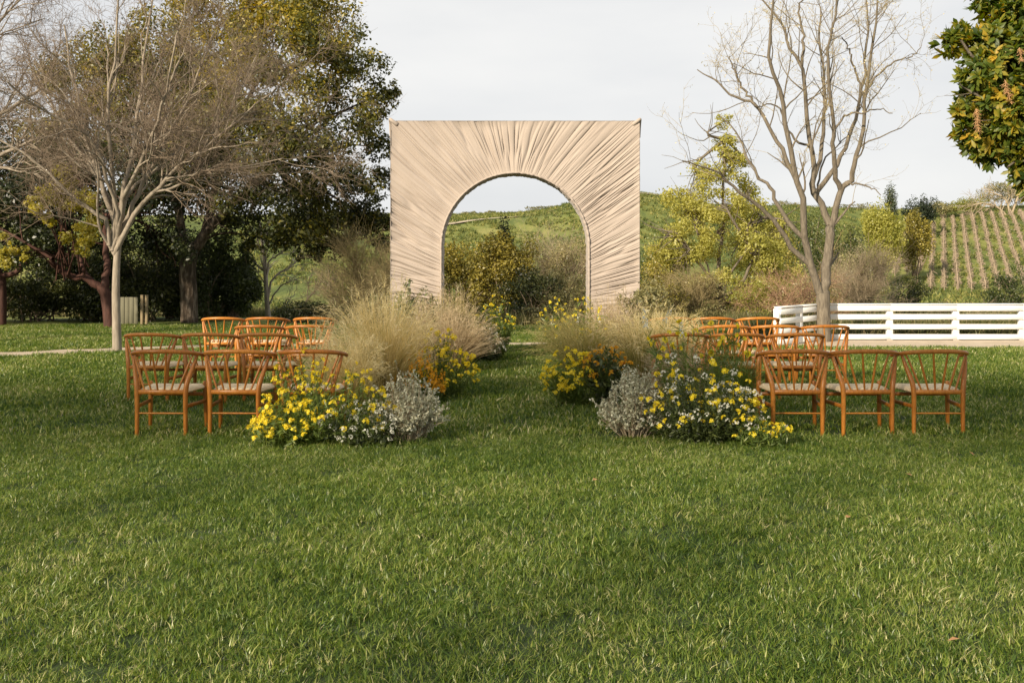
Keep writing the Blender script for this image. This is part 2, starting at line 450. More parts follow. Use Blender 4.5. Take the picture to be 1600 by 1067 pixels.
def hill_mat():
    m, nt, out = new_mat('hill_grass')
    N, L = nt.nodes, nt.links
    bs = N.new('ShaderNodeBsdfPrincipled'); bs.inputs['Roughness'].default_value = .95; bs.inputs['Specular IOR Level'].default_value = .1
    tc = N.new('ShaderNodeTexCoord')
    mp = N.new('ShaderNodeMapping'); mp.inputs['Rotation'].default_value = (0, 0, math.radians(-28)); mp.inputs['Scale'].default_value = (.55, .10, .3)
    L.new(tc.outputs['Object'], mp.inputs[0])
    n1 = N.new('ShaderNodeTexNoise'); n1.inputs['Scale'].default_value = 1.0; n1.inputs['Detail'].default_value = 7; n1.inputs['Roughness'].default_value = .65
    L.new(mp.outputs[0], n1.inputs['Vector'])
    n2 = N.new('ShaderNodeTexNoise'); n2.inputs['Scale'].default_value = .03; n2.inputs['Detail'].default_value = 6
    L.new(tc.outputs['Object'], n2.inputs['Vector'])
    ad = N.new('ShaderNodeMath'); ad.operation = 'MULTIPLY_ADD'; ad.inputs[1].default_value = .5
    L.new(n2.outputs['Fac'], ad.inputs[0])
    sc = N.new('ShaderNodeMath'); sc.operation = 'MULTIPLY'; sc.inputs[1].default_value = .5
    L.new(n1.outputs['Fac'], sc.inputs[0]); L.new(sc.outputs[0], ad.inputs[2])
    r = ramp(nt, [(.36, (.055, .075, .028)), (.46, (.11, .14, .040)), (.55, (.19, .205, .058)), (.68, (.32, .285, .11))])
    L.new(ad.outputs[0], r.inputs[0]); L.new(r.outputs[0], bs.inputs['Base Color'])
    bp = N.new('ShaderNodeBump'); bp.inputs['Strength'].default_value = .5; bp.inputs['Distance'].default_value = .6
    L.new(n1.outputs['Fac'], bp.inputs['Height']); L.new(bp.outputs[0], bs.inputs['Normal'])
    L.new(bs.outputs[0], out.inputs['Surface'])
    return m
M['hill'] = hill_mat()

# ------------------------------------------------------------------ terrain
RX = np.array([-400, -150, -50, -14, 2, 8, 15, 27, 35, 44, 56, 75, 100, 160, 400.])
RZ = np.array([13, 13, 12.2, 12.0, 12.6, 13.5, 15.4, 17.2, 16.2, 14.3, 14.0, 14.2, 14.0, 14, 14.])
def height(x, y):
    x = np.asarray(x, float); y = np.asarray(y, float)
    base = -2.2 * sstep(26, 70, y)
    ys = np.maximum(y, 1.0)
    xr = x * 220.0 / np.clip(ys, 110, 260)
    za = np.interp(xr, RX, RZ) + 2.2
    a = za * (.75 * sstep(85, 215, y) + .25 * np.clip((y - 85) / 130, 0, 1)) 
    a = a - 0.05 * np.clip(y - 222, 0, 200)
    xb = x * 190.0 / np.clip(ys, 110, 260)
    zb = (np.interp(xb, [40, 58, 66, 78, 84, 90, 98, 120, 300], [0, 1.0, 4, 8.6, 10.2, 11.4, 12.0, 12.6, 12.6]) + 2.2) 
    b = zb * (.55 * np.clip((y - 108) / 84, 0, 1) + .45 * sstep(100, 200, y)) * sstep(40, 70, xb)
    b = b + 2.4 * sstep(190, 222, y) * sstep(60, 80, xb) - .1 * np.clip(y - 230, 0, 200)
    h = np.maximum(a * (1 - .65 * sstep(45, 75, xb) * (1 - sstep(150, 230, y))), b)
    n = (vnoise(x * .05, y * .05, 3) - .5) * 1.2 * sstep(80, 160, y)
    return base + h + n

gx = np.concatenate([np.linspace(-500, -120, 20)[:-1], np.linspace(-120, 150, 136), np.linspace(150, 500, 18)[1:]])
gy = np.concatenate([np.linspace(-120, 20, 8)[:-1], np.linspace(20, 100, 41)[:-1], np.linspace(100, 270, 120)[:-1], np.linspace(270, 900, 20)])
GX, GY = np.meshgrid(gx, gy)
GZ = height(GX, GY) - 0.012
nx, ny = len(gx), len(gy)
ii = np.arange(nx * ny).reshape(ny, nx)
gf = np.stack([ii[:-1, :-1], ii[:-1, 1:], ii[1:, 1:], ii[1:, :-1]], -1).reshape(-1, 4)
o = MB().add(np.stack([GX, GY, GZ], -1), gf).build('hillside', M['hill'], smooth=True)
tag(o, kind='structure')

LAWN_END = 25.6
V = np.array([[-60, -40, -.004], [60, -40, -.004], [60, LAWN_END, -.004], [-60, LAWN_END, -.004]])
tag(MB().add(V, [[0, 1, 2, 3]]).build('lawn', M['soil']), kind='structure')

# garden path: centre line and width at each x
PX = np.array([-40, -22, -14, -8.8, -7.2, -5.8, -3, 0, 3, 5.2, 7, 10, 16, 40.])
PY = np.array([15.0, 15.9, 16.5, 17.15, 18.3, 18.9, 19.4, 19.6, 19.7, 19.7, 19.75, 19.7, 19.5, 19.5])
PW = np.array([1.5, 1.5, 1.4, 1.3, 1.05, .9, .75, .7, .9, 1.8, 2.3, 2.4, 2.5, 2.5])
def path_c(x): return np.interp(x, PX, PY), np.interp(x, PX, PW)
xs = np.linspace(-40, 40, 321)
pc, pw = path_c(xs)
e1 = (vnoise(xs * 2.2, 0, 5) - .5) * .18; e2 = (vnoise(xs * 2.2, 9, 6) - .5) * .18
V = np.concatenate([np.stack([xs, pc - pw / 2 + e1, 0 * xs + .010], -1), np.stack([xs, pc + pw / 2 + e2, 0 * xs + .010], -1)])
n = len(xs); i = np.arange(n - 1)
tag(MB().add(V, np.stack([i, i + 1, i + 1 + n, i + n], -1)).build('garden_path', M['sand']), kind='structure')

# pale track across the far hillside
tx = np.linspace(-22, 30, 60)
ty = np.interp(tx, [-22, -10, 0, 12, 30], [168, 176, 189, 200, 205])
hz = height(tx, ty)
V = np.concatenate([np.stack([tx, ty - 1.3, height(tx, ty - 1.3) + .25], -1), np.stack([tx, ty + 1.3, height(tx, ty + 1.3) + .25], -1)])
i = np.arange(59)
tag(MB().add(V, np.stack([i, i + 1, i + 61, i + 60], -1)).build('hill_track', M['sand']), kind='structure')

# ------------------------------------------------------------------ instanced grass (stuff)
def tuft(nb, rad, h0, h1, w, segs=2, lean=.5):
    """grass blades in one tuft -> verts, faces, tint"""
    r = rad * np.sqrt(rng.random(nb)); a = rng.random(nb) * 2 * math.pi
    b = np.stack([r * np.cos(a), r * np.sin(a), 0 * r], -1)
    h = h0 + (h1 - h0) * rng.random(nb)
    la = rng.random(nb) * 2 * math.pi; lm = lean * (0.25 + rng.random(nb))
    ld = np.stack([np.cos(la), np.sin(la), 0 * la], -1)
    wa = la + math.pi / 2 + rng.normal(size=nb) * .5
    wd = np.stack([np.cos(wa), np.sin(wa), 0 * wa], -1) * w * (0.7 + .6 * rng.random(nb))[:, None]
    rows = []
    for s in range(segs + 1):
        t = s / segs
        c = b + ld * (lm * h * t ** 1.8)[:, None] + np.array([0, 0, 1]) * (h * (t - .18 * lm * t * t))[:, None]
        if s < segs:
            k = 1 - .35 * t
            rows += [c - wd * k * .5, c + wd * k * .5]
        else:
            rows.append(c)
    V = np.stack(rows, 1)
    m = V.shape[1]
    base = np.arange(nb)[:, None] * m
    fq = np.concatenate([base + np.array([[2 * s, 2 * s + 1, 2 * s + 3, 2 * s + 2]]) for s in range(segs - 1)]) if segs > 1 else np.zeros((0, 4), int)
    ft = base + np.array([[2 * segs - 2, 2 * segs - 1, 2 * segs]])
    tint = np.clip(.42 + .29 * rng.normal(size=nb), 0, .93)
    tint = np.where(rng.random(nb) < .013, 1.0, tint)
    return V.reshape(-1, 3), fq, ft, np.repeat(tint, m)

def scatter(name, mat, tufts, pts, rot, scl, label=None):
    """tufts instanced on points by geometry nodes, all inside one object"""
    mb = MB(); tid = []
    for k, (V, fq, ft, t) in enumerate(tufts):
        n0 = mb.n
        mb.V.append(V); mb.T.append(t); mb.n += len(V)
        if len(fq): mb.Fq.append(fq + n0)
        mb.Ft.append(ft + n0)
        tid.append(np.full(len(V), k))
    mb.V.append(pts); mb.T.append(np.full(len(pts), .5)); mb.n += len(pts)
    tid.append(np.full(len(pts), -1))
    nt_ = mb.n - len(pts)
    R = np.zeros((mb.n, 3), np.float32); R[nt_:] = rot
    Sc = np.ones(mb.n, np.float32); Sc[nt_:] = scl
    me = mb.mesh(name, mat, extra={'tid': ('INT', np.concatenate(tid).astype(np.int32)), 'rot': ('FLOAT_VECTOR', R), 'scl': ('FLOAT', Sc)})
    o = link(name, me)
    ng = bpy.data.node_groups.new(name, 'GeometryNodeTree')
    ng.interface.new_socket('Geometry', in_out='INPUT', socket_type='NodeSocketGeometry')
    ng.interface.new_socket('Geometry', in_out='OUTPUT', socket_type='NodeSocketGeometry')
    N, L = ng.nodes, ng.links
    gi = N.new('NodeGroupInput'); go = N.new('NodeGroupOutput')
    def named(nm, typ):
        a = N.new('GeometryNodeInputNamedAttribute'); a.data_type = typ; a.inputs['Name'].default_value = nm
        return a.outputs['Attribute']
    tida = named('tid', 'INT')
    def sep(k):
        c = N.new('FunctionNodeCompare'); c.data_type = 'INT'; c.operation = 'EQUAL'
        L.new(tida, c.inputs[2]); c.inputs[3].default_value = k
        s = N.new('GeometryNodeSeparateGeometry'); s.domain = 'POINT'
        L.new(gi.outputs[0], s.inputs['Geometry']); L.new(c.outputs[0], s.inputs['Selection'])
        return s.outputs[0]
    g2i = N.new('GeometryNodeGeometryToInstance')
    for k in range(len(tufts)): L.new(sep(k), g2i.inputs[0])
    iop = N.new('GeometryNodeInstanceOnPoints')
    L.new(sep(-1), iop.inputs['Points']); L.new(g2i.outputs[0], iop.inputs['Instance'])
    iop.inputs['Pick Instance'].default_value = True
    L.new(named('rot', 'FLOAT_VECTOR'), iop.inputs['Rotation'])
    L.new(named('scl', 'FLOAT'), iop.inputs['Scale'])
    L.new(iop.outputs[0], go.inputs[0])
    md = o.modifiers.new('grass', 'NODES'); md.node_group = ng
    return tag(o, label, kind='stuff')

def lawn_pts(y0, y1, dens, margin):
    n = int(dens * (y1 - y0) * (2 * (.53 * y1 + margin)))
    y = y0 + (y1 - y0) * rng.random(n); x = (rng.random(n) * 2 - 1) * (.53 * y1 + margin)
    k = np.abs(x) < .53 * y + margin
    x, y = x[k], y[k]
    c, w = path_c(x)
    k = np.abs(y - c) > w / 2 - .02
    x, y = x[k], y[k]
    k = ~((y > 20.2) & (x > 5.0))          # bare earth under and behind the fence
    x, y = x[k], y[k]
    return np.stack([x, y, 0 * x], -1)

def rots(n, tilt):
    return np.stack([rng.normal(size=n) * tilt, rng.normal(size=n) * tilt, rng.random(n) * 6.283], -1).astype(np.float32)

p = lawn_pts(2.9, 9.0, 270, 1.6)
sc = .8 + .30 * vnoise(p[:, 0] * 1.1, p[:, 1] * 1.1, 2) + .25 * vnoise(p[:, 0] * 4, p[:, 1] * 4, 8)
scatter('near_grass', M['grass'], [tuft(58, .09, .013, .045, .0037, 2, 1.25) for _ in range(6)], p, rots(len(p), .22), sc)
p = lawn_pts(9.0, LAWN_END - .1, 85, 3)
sc = 1.0 + .4 * vnoise(p[:, 0] * .9, p[:, 1] * .9, 2)
scatter('far_grass', M['grass'], [tuft(44, .13, .028, .054, .0080, 2, .95) for _ in range(5)], p, rots(len(p), .15), sc)
# wild grass beyond the lawn
n = 9000
y = 25.4 + 30 * rng.random(n) ** 1.5; x = (rng.random(n) * 2 - 1) * (.55 * y + 3)
p = np.stack([x, y, height(x, y)], -1)
n2 = 1500
k = ~((p[:, 0] < -4.5) & (p[:, 1] < 32)); p = p[k]
y = 21.2 + 4.4 * rng.random(n2); x = 5.5 + 13 * rng.random(n2)
p = np.concatenate([p, np.stack([x, y, 0 * x], -1)])
scatter('wild_grass', M['wild'], [tuft(40, .28, .12, .42, .016, 3, .8) for _ in range(5)], p, rots(len(p), .12), .6 + .6 * rng.random(len(p)))

n = 26000
y = 84 + 140 * rng.random(n); x = -45 + 200 * rng.random(n)
k = (np.abs(x) < .60 * y) & (vnoise(x * .35 + y * .12, y * .06, 77) > .32)
x, y = x[k], y[k]
p = np.stack([x, y, height(x, y) - .05], -1)
scatter('hill_herbs', M['herb'], [tuft(16, .5, .18, .55, .12, 2, .9) for _ in range(4)], p, rots(len(p), .15), .6 + .8 * rng.random(len(p)))

# ------------------------------------------------------------------ foliage builders
def blob_leaves(mb, blobs, n, L, Wd, t0=.5, tvar=.2, flat=.8, fill=.62, up=.35, droop=0.0):
    """leaves spread through blobs: rows of (x, y, z, rx, ry, rz, tint shift)"""
    B = np.asarray(blobs, float)
    vol = (B[:, 3] * B[:, 4] * B[:, 5]) ** .72
    i = rng.choice(len(B), n, p=vol / vol.sum())
    d = rand_dirs(n)
    r = fill + (1 - fill) * rng.random(n) ** .7
    r = np.where(rng.random(n) < .3, rng.random(n) ** .5, r) * (1 + .16 * rng.normal(size=n))
    C = B[i, :3] + d * B[i, 3:6] * r[:, None]
    nrm = norm(d * .8 + rng.normal(size=(n, 3)) * .8 + np.array([0, 0, up]))
    ax = rng.normal(size=(n, 3)); ax[:, 2] -= droop
    ax = norm(ax - (ax * nrm).sum(1, keepdims=True) * nrm)
    t = np.clip(t0 + B[i, 6] + rng.normal(size=n) * tvar, 0, 1)
    s = .65 + .7 * rng.random(n)
    V, Fa = leaf_quads(C, ax, nrm, L * s, Wd * s, .12)
    mb.add(V, Fa, np.repeat(t, 4))
    return mb

def sub_blobs(c, r, n, size, tvar=.12, shell=.55):
    """n small clumps spread over an ellipsoid's shell"""
    d = rand_dirs(n)
    k = shell + (1 - shell) * rng.random(n)
    C = np.asarray(c) + d * np.asarray(r) * k[:, None]
    s = size * (.6 + .8 * rng.random(n))
    return np.column_stack([C, s, s, s * .8, rng.normal(size=n) * tvar])

def ground_z(x, y): return float(height(x, y))

def shrub(name, label, cat, px, d, w, h, mat, n, L, Wd, stem='twig', nb=28, size=.3, group=None, base=None, t0=.5, dep=None, taper=0.0, twigs=0, rough_top=.25, crown=False):
    """a many-stemmed bush: stems and foliage"""
    x = (px - 800) * d / F; z = ground_z(x, d) if base is None else base
    org = np.array([x, d, z]); dep = dep or w * .8
    t = thing(name, label, cat, org, group=group)
    bl = []
    for k in range(nb):
        a = rng.random() * 6.283; rr = math.sqrt(rng.random()) * (.92)
        zz = (.12 + .82 * rng.random())
        if crown: zz = .40 + .52 * rng.random()
        wid = math.sqrt(max(.06, 1 - ((zz - .64) / .36) ** 2)) * (1 - taper * zz) if crown else math.sqrt(max(.08, 1 - (2 * max(zz, .42) - .84) ** 2 / 1.35)) * (1 - taper * zz)
        s = size * (.6 + .7 * rng.random())
        bl.append([x + math.cos(a) * rr * w / 2 * wid, d + math.sin(a) * rr * dep / 2 * wid, z + zz * h * (1 + rough_top * rng.normal() * .35), s * w * .5, s * w * .5, s * h * .55, rng.normal() * .12])
    bl = np.array(bl)
    st = MB()
    tips = bl[rng.permutation(len(bl))[:min(len(bl), 16)], :3]
    P = np.stack([catmull([org + [rng.normal() * .06 * w, rng.normal() * .06 * w, -.05], (org + q) / 2 + [rng.normal() * .08 * w, rng.normal() * .08 * w, .1 * h], q], 6) for q in tips])
    R = np.linspace(.018, .006, 6)[None] * (0.5 + .35 * h) * np.ones((len(P), 1))
    st.add(*tubes(P, R, 5))
    if twigs:
        Q, RQ = sprout(P, R, twigs, .2 * h, .55 * h, 40, .12, 3, .55, .3, 1, .2, .004)
        st.add(*tubes(Q, RQ, 3))
        Q2, RQ2 = sprout(Q, RQ, twigs * 4, .08 * h, .3 * h, 38, .08, 2, .6, .2, 1, .2, .003)
        st.add(*tubes(Q2, RQ2, 3))
    st.build('stem', M[stem], t, org)
    if n:
        blob_leaves(MB(), bl, n, L, Wd, t0).build('foliage', M[mat], t, org)
    return t

# ------------------------------------------------------------------ arch
AD = 16.0
AW, AH, AR, ASP = 2.0, 3.87, 1.19, 1.85      # half width, height, arch radius, springing height
ATH = .46
arch = thing('draped_arch', 'tall square-topped arch draped in gathered beige fabric with round opening', 'arch', (.05, AD, 0))
# inner curve parameter: left foot -> round -> right foot
s_leg = ASP; s_arc = math.pi * AR; s_tot = 2 * s_leg + s_arc
def inner_pt(s):
    s = np.asarray(s, float)
    a = np.clip((s - s_leg) / AR, 0, math.pi)
    x = -AR * np.cos(a); z = ASP + AR * np.sin(a)
    z = np.where(s < s_leg, s, np.where(s > s_leg + s_arc, s_tot - s, z))
    return x, z
# outer perimeter: knots matched to the inner curve
so_k = np.array([0, s_leg * .5, s_leg, s_leg + s_arc * .13, s_leg + s_arc * .27, s_leg + s_arc * .5, s_leg + s_arc * .73, s_leg + s_arc * .87, s_leg + s_arc, s_tot - s_leg * .5, s_tot])
po_k = np.array([0, 1.0, 2.35, 3.0, AH, AH + AW, AH + 2 * AW, AH * 2 + 2 * AW - 3.0, 2 * AH + 2 * AW - 2.35, 2 * AH + 2 * AW - 1.0, 2 * AH + 2 * AW])
def outer_pt(s):
    p = np.interp(s, so_k, po_k)
    x = np.where(p < AH, -AW, np.where(p > AH + 2 * AW, AW, -AW + (p - AH)))
    z = np.where(p < AH, p, np.where(p > AH + 2 * AW, 2 * AH + 2 * AW - p, AH))
    return x, z
def fold(s, v, seed):
    """height of the gathered cloth at s along and v (0 inner, 1 outer) across"""
    w = s + .07 * (vnoise(s * 1.5, v * .8, seed) - .5) * (.4 + v) + .018 * (vnoise(s * 6, v * 2.5, seed + 1) - .5)
    a1 = vnoise(w * 9, v * .4 + 3, seed + 2)
    a2 = vnoise(w * 19, v * .8 + 3, seed + 3)
    a3 = vnoise(w * 40, v * 1.5 + 3, seed + 4)
    r1 = 1 - np.abs(2 * a1 - 1); r2 = 1 - np.abs(2 * a2 - 1); r3 = 1 - np.abs(2 * a3 - 1)
    m = .25 + 1.3 * vnoise(s * 2.2, v * 1.6, seed + 5)
    m3 = .2 + 1.4 * vnoise(s * 3.1, v * 2.1, seed + 6)
    pinch = np.minimum(v * 9, 1) * np.minimum((1 - v) * 14, 1) * .75 + .25
    return (-.011 * r1 ** 5 - .026 * m * r2 ** 5 - .018 * m3 * r3 ** 4) * pinch
def face(sign, ns, nv, seed):
    s = np.linspace(0, s_tot, ns)[:, None]; v = np.linspace(0, 1, nv)[None, :]
    # spread samples so the corner lands on a knot
    xi, zi = inner_pt(s); xo, zo = outer_pt(s)
    x = xi + (xo - xi) * v; z = zi + (zo - zi) * v
    y = fold(s + 0 * v, v + 0 * s, seed) * -1 + 0.0
    # y > 0 sinks into the face
    depth = y if sign < 0 else ATH - y
    depth = depth * (1 + .6 * sstep(.2, -.9, x)) if sign < 0 else depth      # left creases exaggerated: extra shading put into the shape where sun flattens them
    V = np.stack([x, depth + 0 * x, z], -1)
    ii = np.arange(ns * nv).reshape(ns, nv)
    f = np.stack([ii[:-1, :-1], ii[1:, :-1], ii[1:, 1:], ii[:-1, 1:]], -1).reshape(-1, 4)
    return V, f
V, f = face(-1, 3400, 18, 11)
MB().add(V, f).build('front_drape', M['cloth'], arch, smooth=True)
Vb, f = face(1, 900, 8, 31)
MB().add(Vb, f[:, ::-1]).build('back_drape', M['cloth'], arch, smooth=True)
def band(curve, ns, nv, seed, amp, inward):
    s = np.linspace(0, s_tot, ns)
    x, z = curve(s)
    dx = np.gradient(x); dz = np.gradient(z); l = np.hypot(dx, dz) + 1e-9
    nxn, nzn = dz / l, -dx / l       # right-hand normal: towards the opening
    v = np.concatenate([[-.002, .012], np.linspace(.03, ATH - .03, nv), [ATH - .012, ATH + .002]]); nv = len(v)
    rr = 1 - np.abs(2 * vnoise(s[:, None] * 16, v[None] * 1.5, seed) - 1)
    r2 = 1 - np.abs(2 * vnoise(s[:, None] * 40, v[None] * 4, seed + 1) - 1)
    ed = np.clip(np.minimum(v, ATH - v) / .03, 0, 1)[None]
    k = (amp * rr + amp * .6 * r2 + .006) * inward * ed
    V = np.stack([x[:, None] + nxn[:, None] * k, np.broadcast_to(v[None], k.shape), z[:, None] + nzn[:, None] * k], -1)
    ii = np.arange(ns * nv).reshape(ns, nv)
    return V, np.stack([ii[:-1, :-1], ii[1:, :-1], ii[1:, 1:], ii[:-1, 1:]], -1).reshape(-1, 4)
V, f = band(inner_pt, 900, 7, 51, .014, 1)
MB().add(V, f).build('opening_lining', M['cloth'], arch, smooth=True)
V, f = band(outer_pt, 900, 5, 61, .004, -1)
MB().add(V, f).build('outer_drape', M['cloth'], arch, smooth=True)
# gathered seam along the opening's front edge and knots at the top corners
s = np.linspace(0, s_tot, 500); x, z = inner_pt(s)
P = np.stack([x, -.008 + .012 * (vnoise(s * 24, 0, 71) - .5), z], -1)
MB().add(*tubes(P, .010 + .012 * vnoise(s * 30, 0, 72), 6)).build('gathered_seam', M['cloth'], arch, smooth=True)
for sx in (-1, 1):
    P = catmull([[sx * (AW - .10), .02, AH - .05], [sx * (AW - .02), .0, AH + .005], [sx * (AW + .012), .03, AH + .03], [sx * (AW + .02), .10, AH - .03], [sx * (AW + .015), .12, AH - .25]], 14)
    MB().add(*capped(P, np.linspace(.034, .014, 14), 8)).build('corner_knot', M['cloth'], arch, smooth=True)

# ------------------------------------------------------------------ chairs
def chair_meshes():
    parts = []
    k = 10
    def leg_rear(sx):
        P = catmull([[sx * .224, -.205, 0], [sx * .222, -.205, .22], [sx * .224, -.205, .40], [sx * .236, -.190, .50], [sx * .268, -.145, .62], [sx * .292, -.105, .728]], 22)
        z = np.linspace(0, 1, 22)
        R = np.interp(z, [0, .5, .62, 1], [.018, .0235, .0235, .014])
        return MB().add(*capped(P, R, k)).mesh('leg', M['wood'], smooth=True)
    def leg_front(sx):
        P = np.array([[sx * .272, .225, 0], [sx * .266, .218, .2], [sx * .262, .213, .40], [sx * .262, .212, .448]])
        return MB().add(*capped(P, np.array([.017, .0205, .0225, .021]), k)).mesh('leg', M['wood'], smooth=True)
    for sx in (-1, 1): parts.append(('leg', leg_rear(sx)))
    for sx in (-1, 1): parts.append(('leg', leg_front(sx)))
    # bow: a bent rail, its arms coming forward and down
    a = np.linspace(-1, 1, 41)
    th = a * math.radians(100)
    rx = .315 * np.sin(th) / math.sin(math.radians(90)); ry = -.045 - .215 * np.cos(th)
    ry = ry + np.where(np.abs(th) > 1.25, .10 * (np.abs(th) - 1.25), 0)
    rz = .778 - .062 * np.abs(a) ** 2.0
    P = np.stack([rx, ry, rz], -1)
    R = np.interp(np.abs(a), [0, .7, 1], [.022, .0195, .017])
    Vr, Fr = capped(P, R, k)
    parts.append(('top_rail', MB().add(Vr, Fr).mesh('top_rail', M['wood'], smooth=True)))
    for q in range(6):
        u = (q - 2.5) / 2.5
        b = np.array([u * .152, -.207, .415])
        an = u * math.radians(61)
        t = np.array([.315 * math.sin(an), -.045 - .215 * math.cos(an), .778 - .062 * (abs(an) / math.radians(100)) ** 2.0 - .004])
        P = catmull([b, (b + t) / 2, t], 7)
        parts.append(('spindle', MB().add(*tubes(P, np.array([.0075, .0095, .0106, .0108, .0102, .009, .0075]), 8)).mesh('spindle', M['wood'], smooth=True)))
    # seat: cord pad, wider at the front, dipping to the middle
    nu, nv = 17, 15
    u = np.linspace(-1, 1, nu)[:, None]; v = np.linspace(0, 1, nv)[None]
    hw = .216 + .050 * v
    x = u * hw; y = -.178 + .402 * v + 0 * u
    edge = np.maximum(np.abs(u), np.abs(2 * v - 1))
    top = .438 - .012 * (1 - np.abs(u) ** 2) * (1 - (2 * v - 1) ** 2) - .026 * np.clip((edge - .88) / .12, 0, 1) ** 2
    bot = .384 + .012 * np.clip((edge - .88) / .12, 0, 1) ** 2 + 0 * top
    m = MB()
    ii = np.arange(nu * nv).reshape(nu, nv)
    fq = np.stack([ii[:-1, :-1], ii[1:, :-1], ii[1:, 1:], ii[:-1, 1:]], -1).reshape(-1, 4)
    m.add(np.stack([x, y, top], -1), fq); m.add(np.stack([x, y, bot], -1), fq[:, ::-1])
    rim = np.concatenate([ii[:, 0], ii[-1, 1:], ii[::-1, -1][1:], ii[0, ::-1][1:-1]])
    r2 = np.roll(rim, -1)
    m.Fq.append(np.stack([rim, rim + nu * nv, r2 + nu * nv, r2], -1))
    parts.append(('seat', m.mesh('seat', M['seat'], smooth=True)))
    parts.append(('back_bar', MB().add(*box(0, -.207, .405, .42, .022, .040, .006)).mesh('back_bar', M['wood'])))
    parts.append(('stretcher', MB().add(*tubes(np.array([[-.22, -.205, .212], [0, -.206, .212], [.22, -.205, .212]]), np.array([.007, .0085, .007]), 8)).mesh('stretcher', M['wood'], smooth=True)))
    parts.append(('stretcher', MB().add(*box(0, .216, .335, .51, .014, .034, .004)).mesh('stretcher', M['wood'])))
    for sx in (-1, 1):
        V, f = box(0, 0, 0, .014, .41, .036, .004)
        V[:, 0] += sx * (.243 + V[:, 1] * .05 / .205 * .45); V[:, 1] += .008; V[:, 2] += .272
        parts.append(('stretcher', MB().add(V, f).mesh('stretcher', M['wood'])))
    return parts
CHP = chair_meshes()
def chair(x, y, rz, label, group):
    t = thing('wooden_chair', label, 'chair', (x, y, 0), rz, group)
    for nm, me in CHP: link(nm, me, t)
    return t
LB, RB = 'chairs in the block on the pale-trunked tree side', 'chairs in the block on the white fence side'
# rear-leg distance of each row, then chair x positions with their labels
rows = [
    (9.06, [(-3.13, 'outer end'), (-2.465, 'middle'), (-1.80, 'aisle end, tucked behind yellow flowers')], [(2.555, 'aisle end, beside the white and yellow flowers'), (3.185, 'middle'), (3.83, 'outer end')]),
    (11.25, [(-4.05, 'outer end'), (-3.40, 'middle'), (-2.74, 'aisle end')], [(1.87, 'aisle end, half hidden by reddish grass'), (2.51, 'middle, seen through tall yellow flowers'), (3.2, 'outer end')]),
    (12.75, [(-3.21, 'outer end'), (-2.56, 'aisle end, partly behind golden grass')], [(2.71, 'aisle end'), (3.35, 'middle'), (3.99, 'outer end')]),
    (14.65, [(-4.23, 'outer end'), (-3.58, 'middle'), (-2.87, 'aisle end behind golden grass')], [(2.31, 'aisle end behind pale grass'), (2.93, 'middle'), (3.60, 'outer end')]),
]
ordn = ['first row', 'second row', 'third row', 'last row towards the arch']
for k, (d, left, right) in enumerate(rows):
    for x, w in left:
        chair(x - .055, d + .205, math.radians(random.uniform(-3, 1)), f'wooden spindle chair left block, {ordn[k]}, {w}', LB)
    for x, w in right:
        chair(x + .05, d + .205, math.radians(random.uniform(-2, 3)), f'wooden spindle chair right block, {ordn[k]}, {w}', RB)

# ------------------------------------------------------------------ flower planting
def ribbons(P, wd, tint0, tint1):
    """flat blades along polylines P (N,m,3), tapering to the tip"""
    N, m, _ = P.shape
    T = norm(P[:, -1] - P[:, 0])
    a = norm(np.cross(T, rand_dirs(N)))[:, None, :]
    w = (np.broadcast_to(wd, N)[:, None] * np.linspace(1, .25, m)[None])[:, :, None]
    V = np.stack([P - a * w * .5, P + a * w * .5], 2)
    ii = np.arange(N * m * 2).reshape(N, m, 2)
    f = np.stack([ii[:, :-1, 0], ii[:, :-1, 1], ii[:, 1:, 1], ii[:, 1:, 0]], -1).reshape(-1, 4)
    base = rng.normal(size=(N, 1)) * .13
    t = np.clip(np.linspace(tint0, tint1, m)[None] + base, 0, 1)
    return V.reshape(-1, 3), f, np.repeat(t.reshape(-1), 2)

def arcs(org, n, h, spread, brad, m=6, droop=.35, lean=(0, 0), hvar=.35):
    a = rng.random(n) * 6.283; r0 = brad * np.sqrt(rng.random(n))
    b = np.stack([r0 * np.cos(a), r0 * np.sin(a), 0 * a], -1)
    a2 = a + rng.normal(size=n) * .5
    k = rng.random(n) ** .8
    H = h * (1 - hvar * rng.random(n)) * (1 - .28 * k)
    out = np.stack([np.cos(a2), np.sin(a2)], -1) * (spread * k)[:, None] + np.asarray(lean)
    t = np.linspace(0, 1, m)[None, :, None]
    P = np.zeros((n, m, 3))
    P[:, :, :2] = b[:, None, :2] + out[:, None, :] * t ** 1.7
    P[:, :, 2] = H[:, None] * (t[..., 0] * (1 + droop * k[:, None]) - droop * k[:, None] * t[..., 0] ** 2.6)
    P += rng.normal(size=(n, m, 3)) * .012 * t
    return P + np.asarray(org)

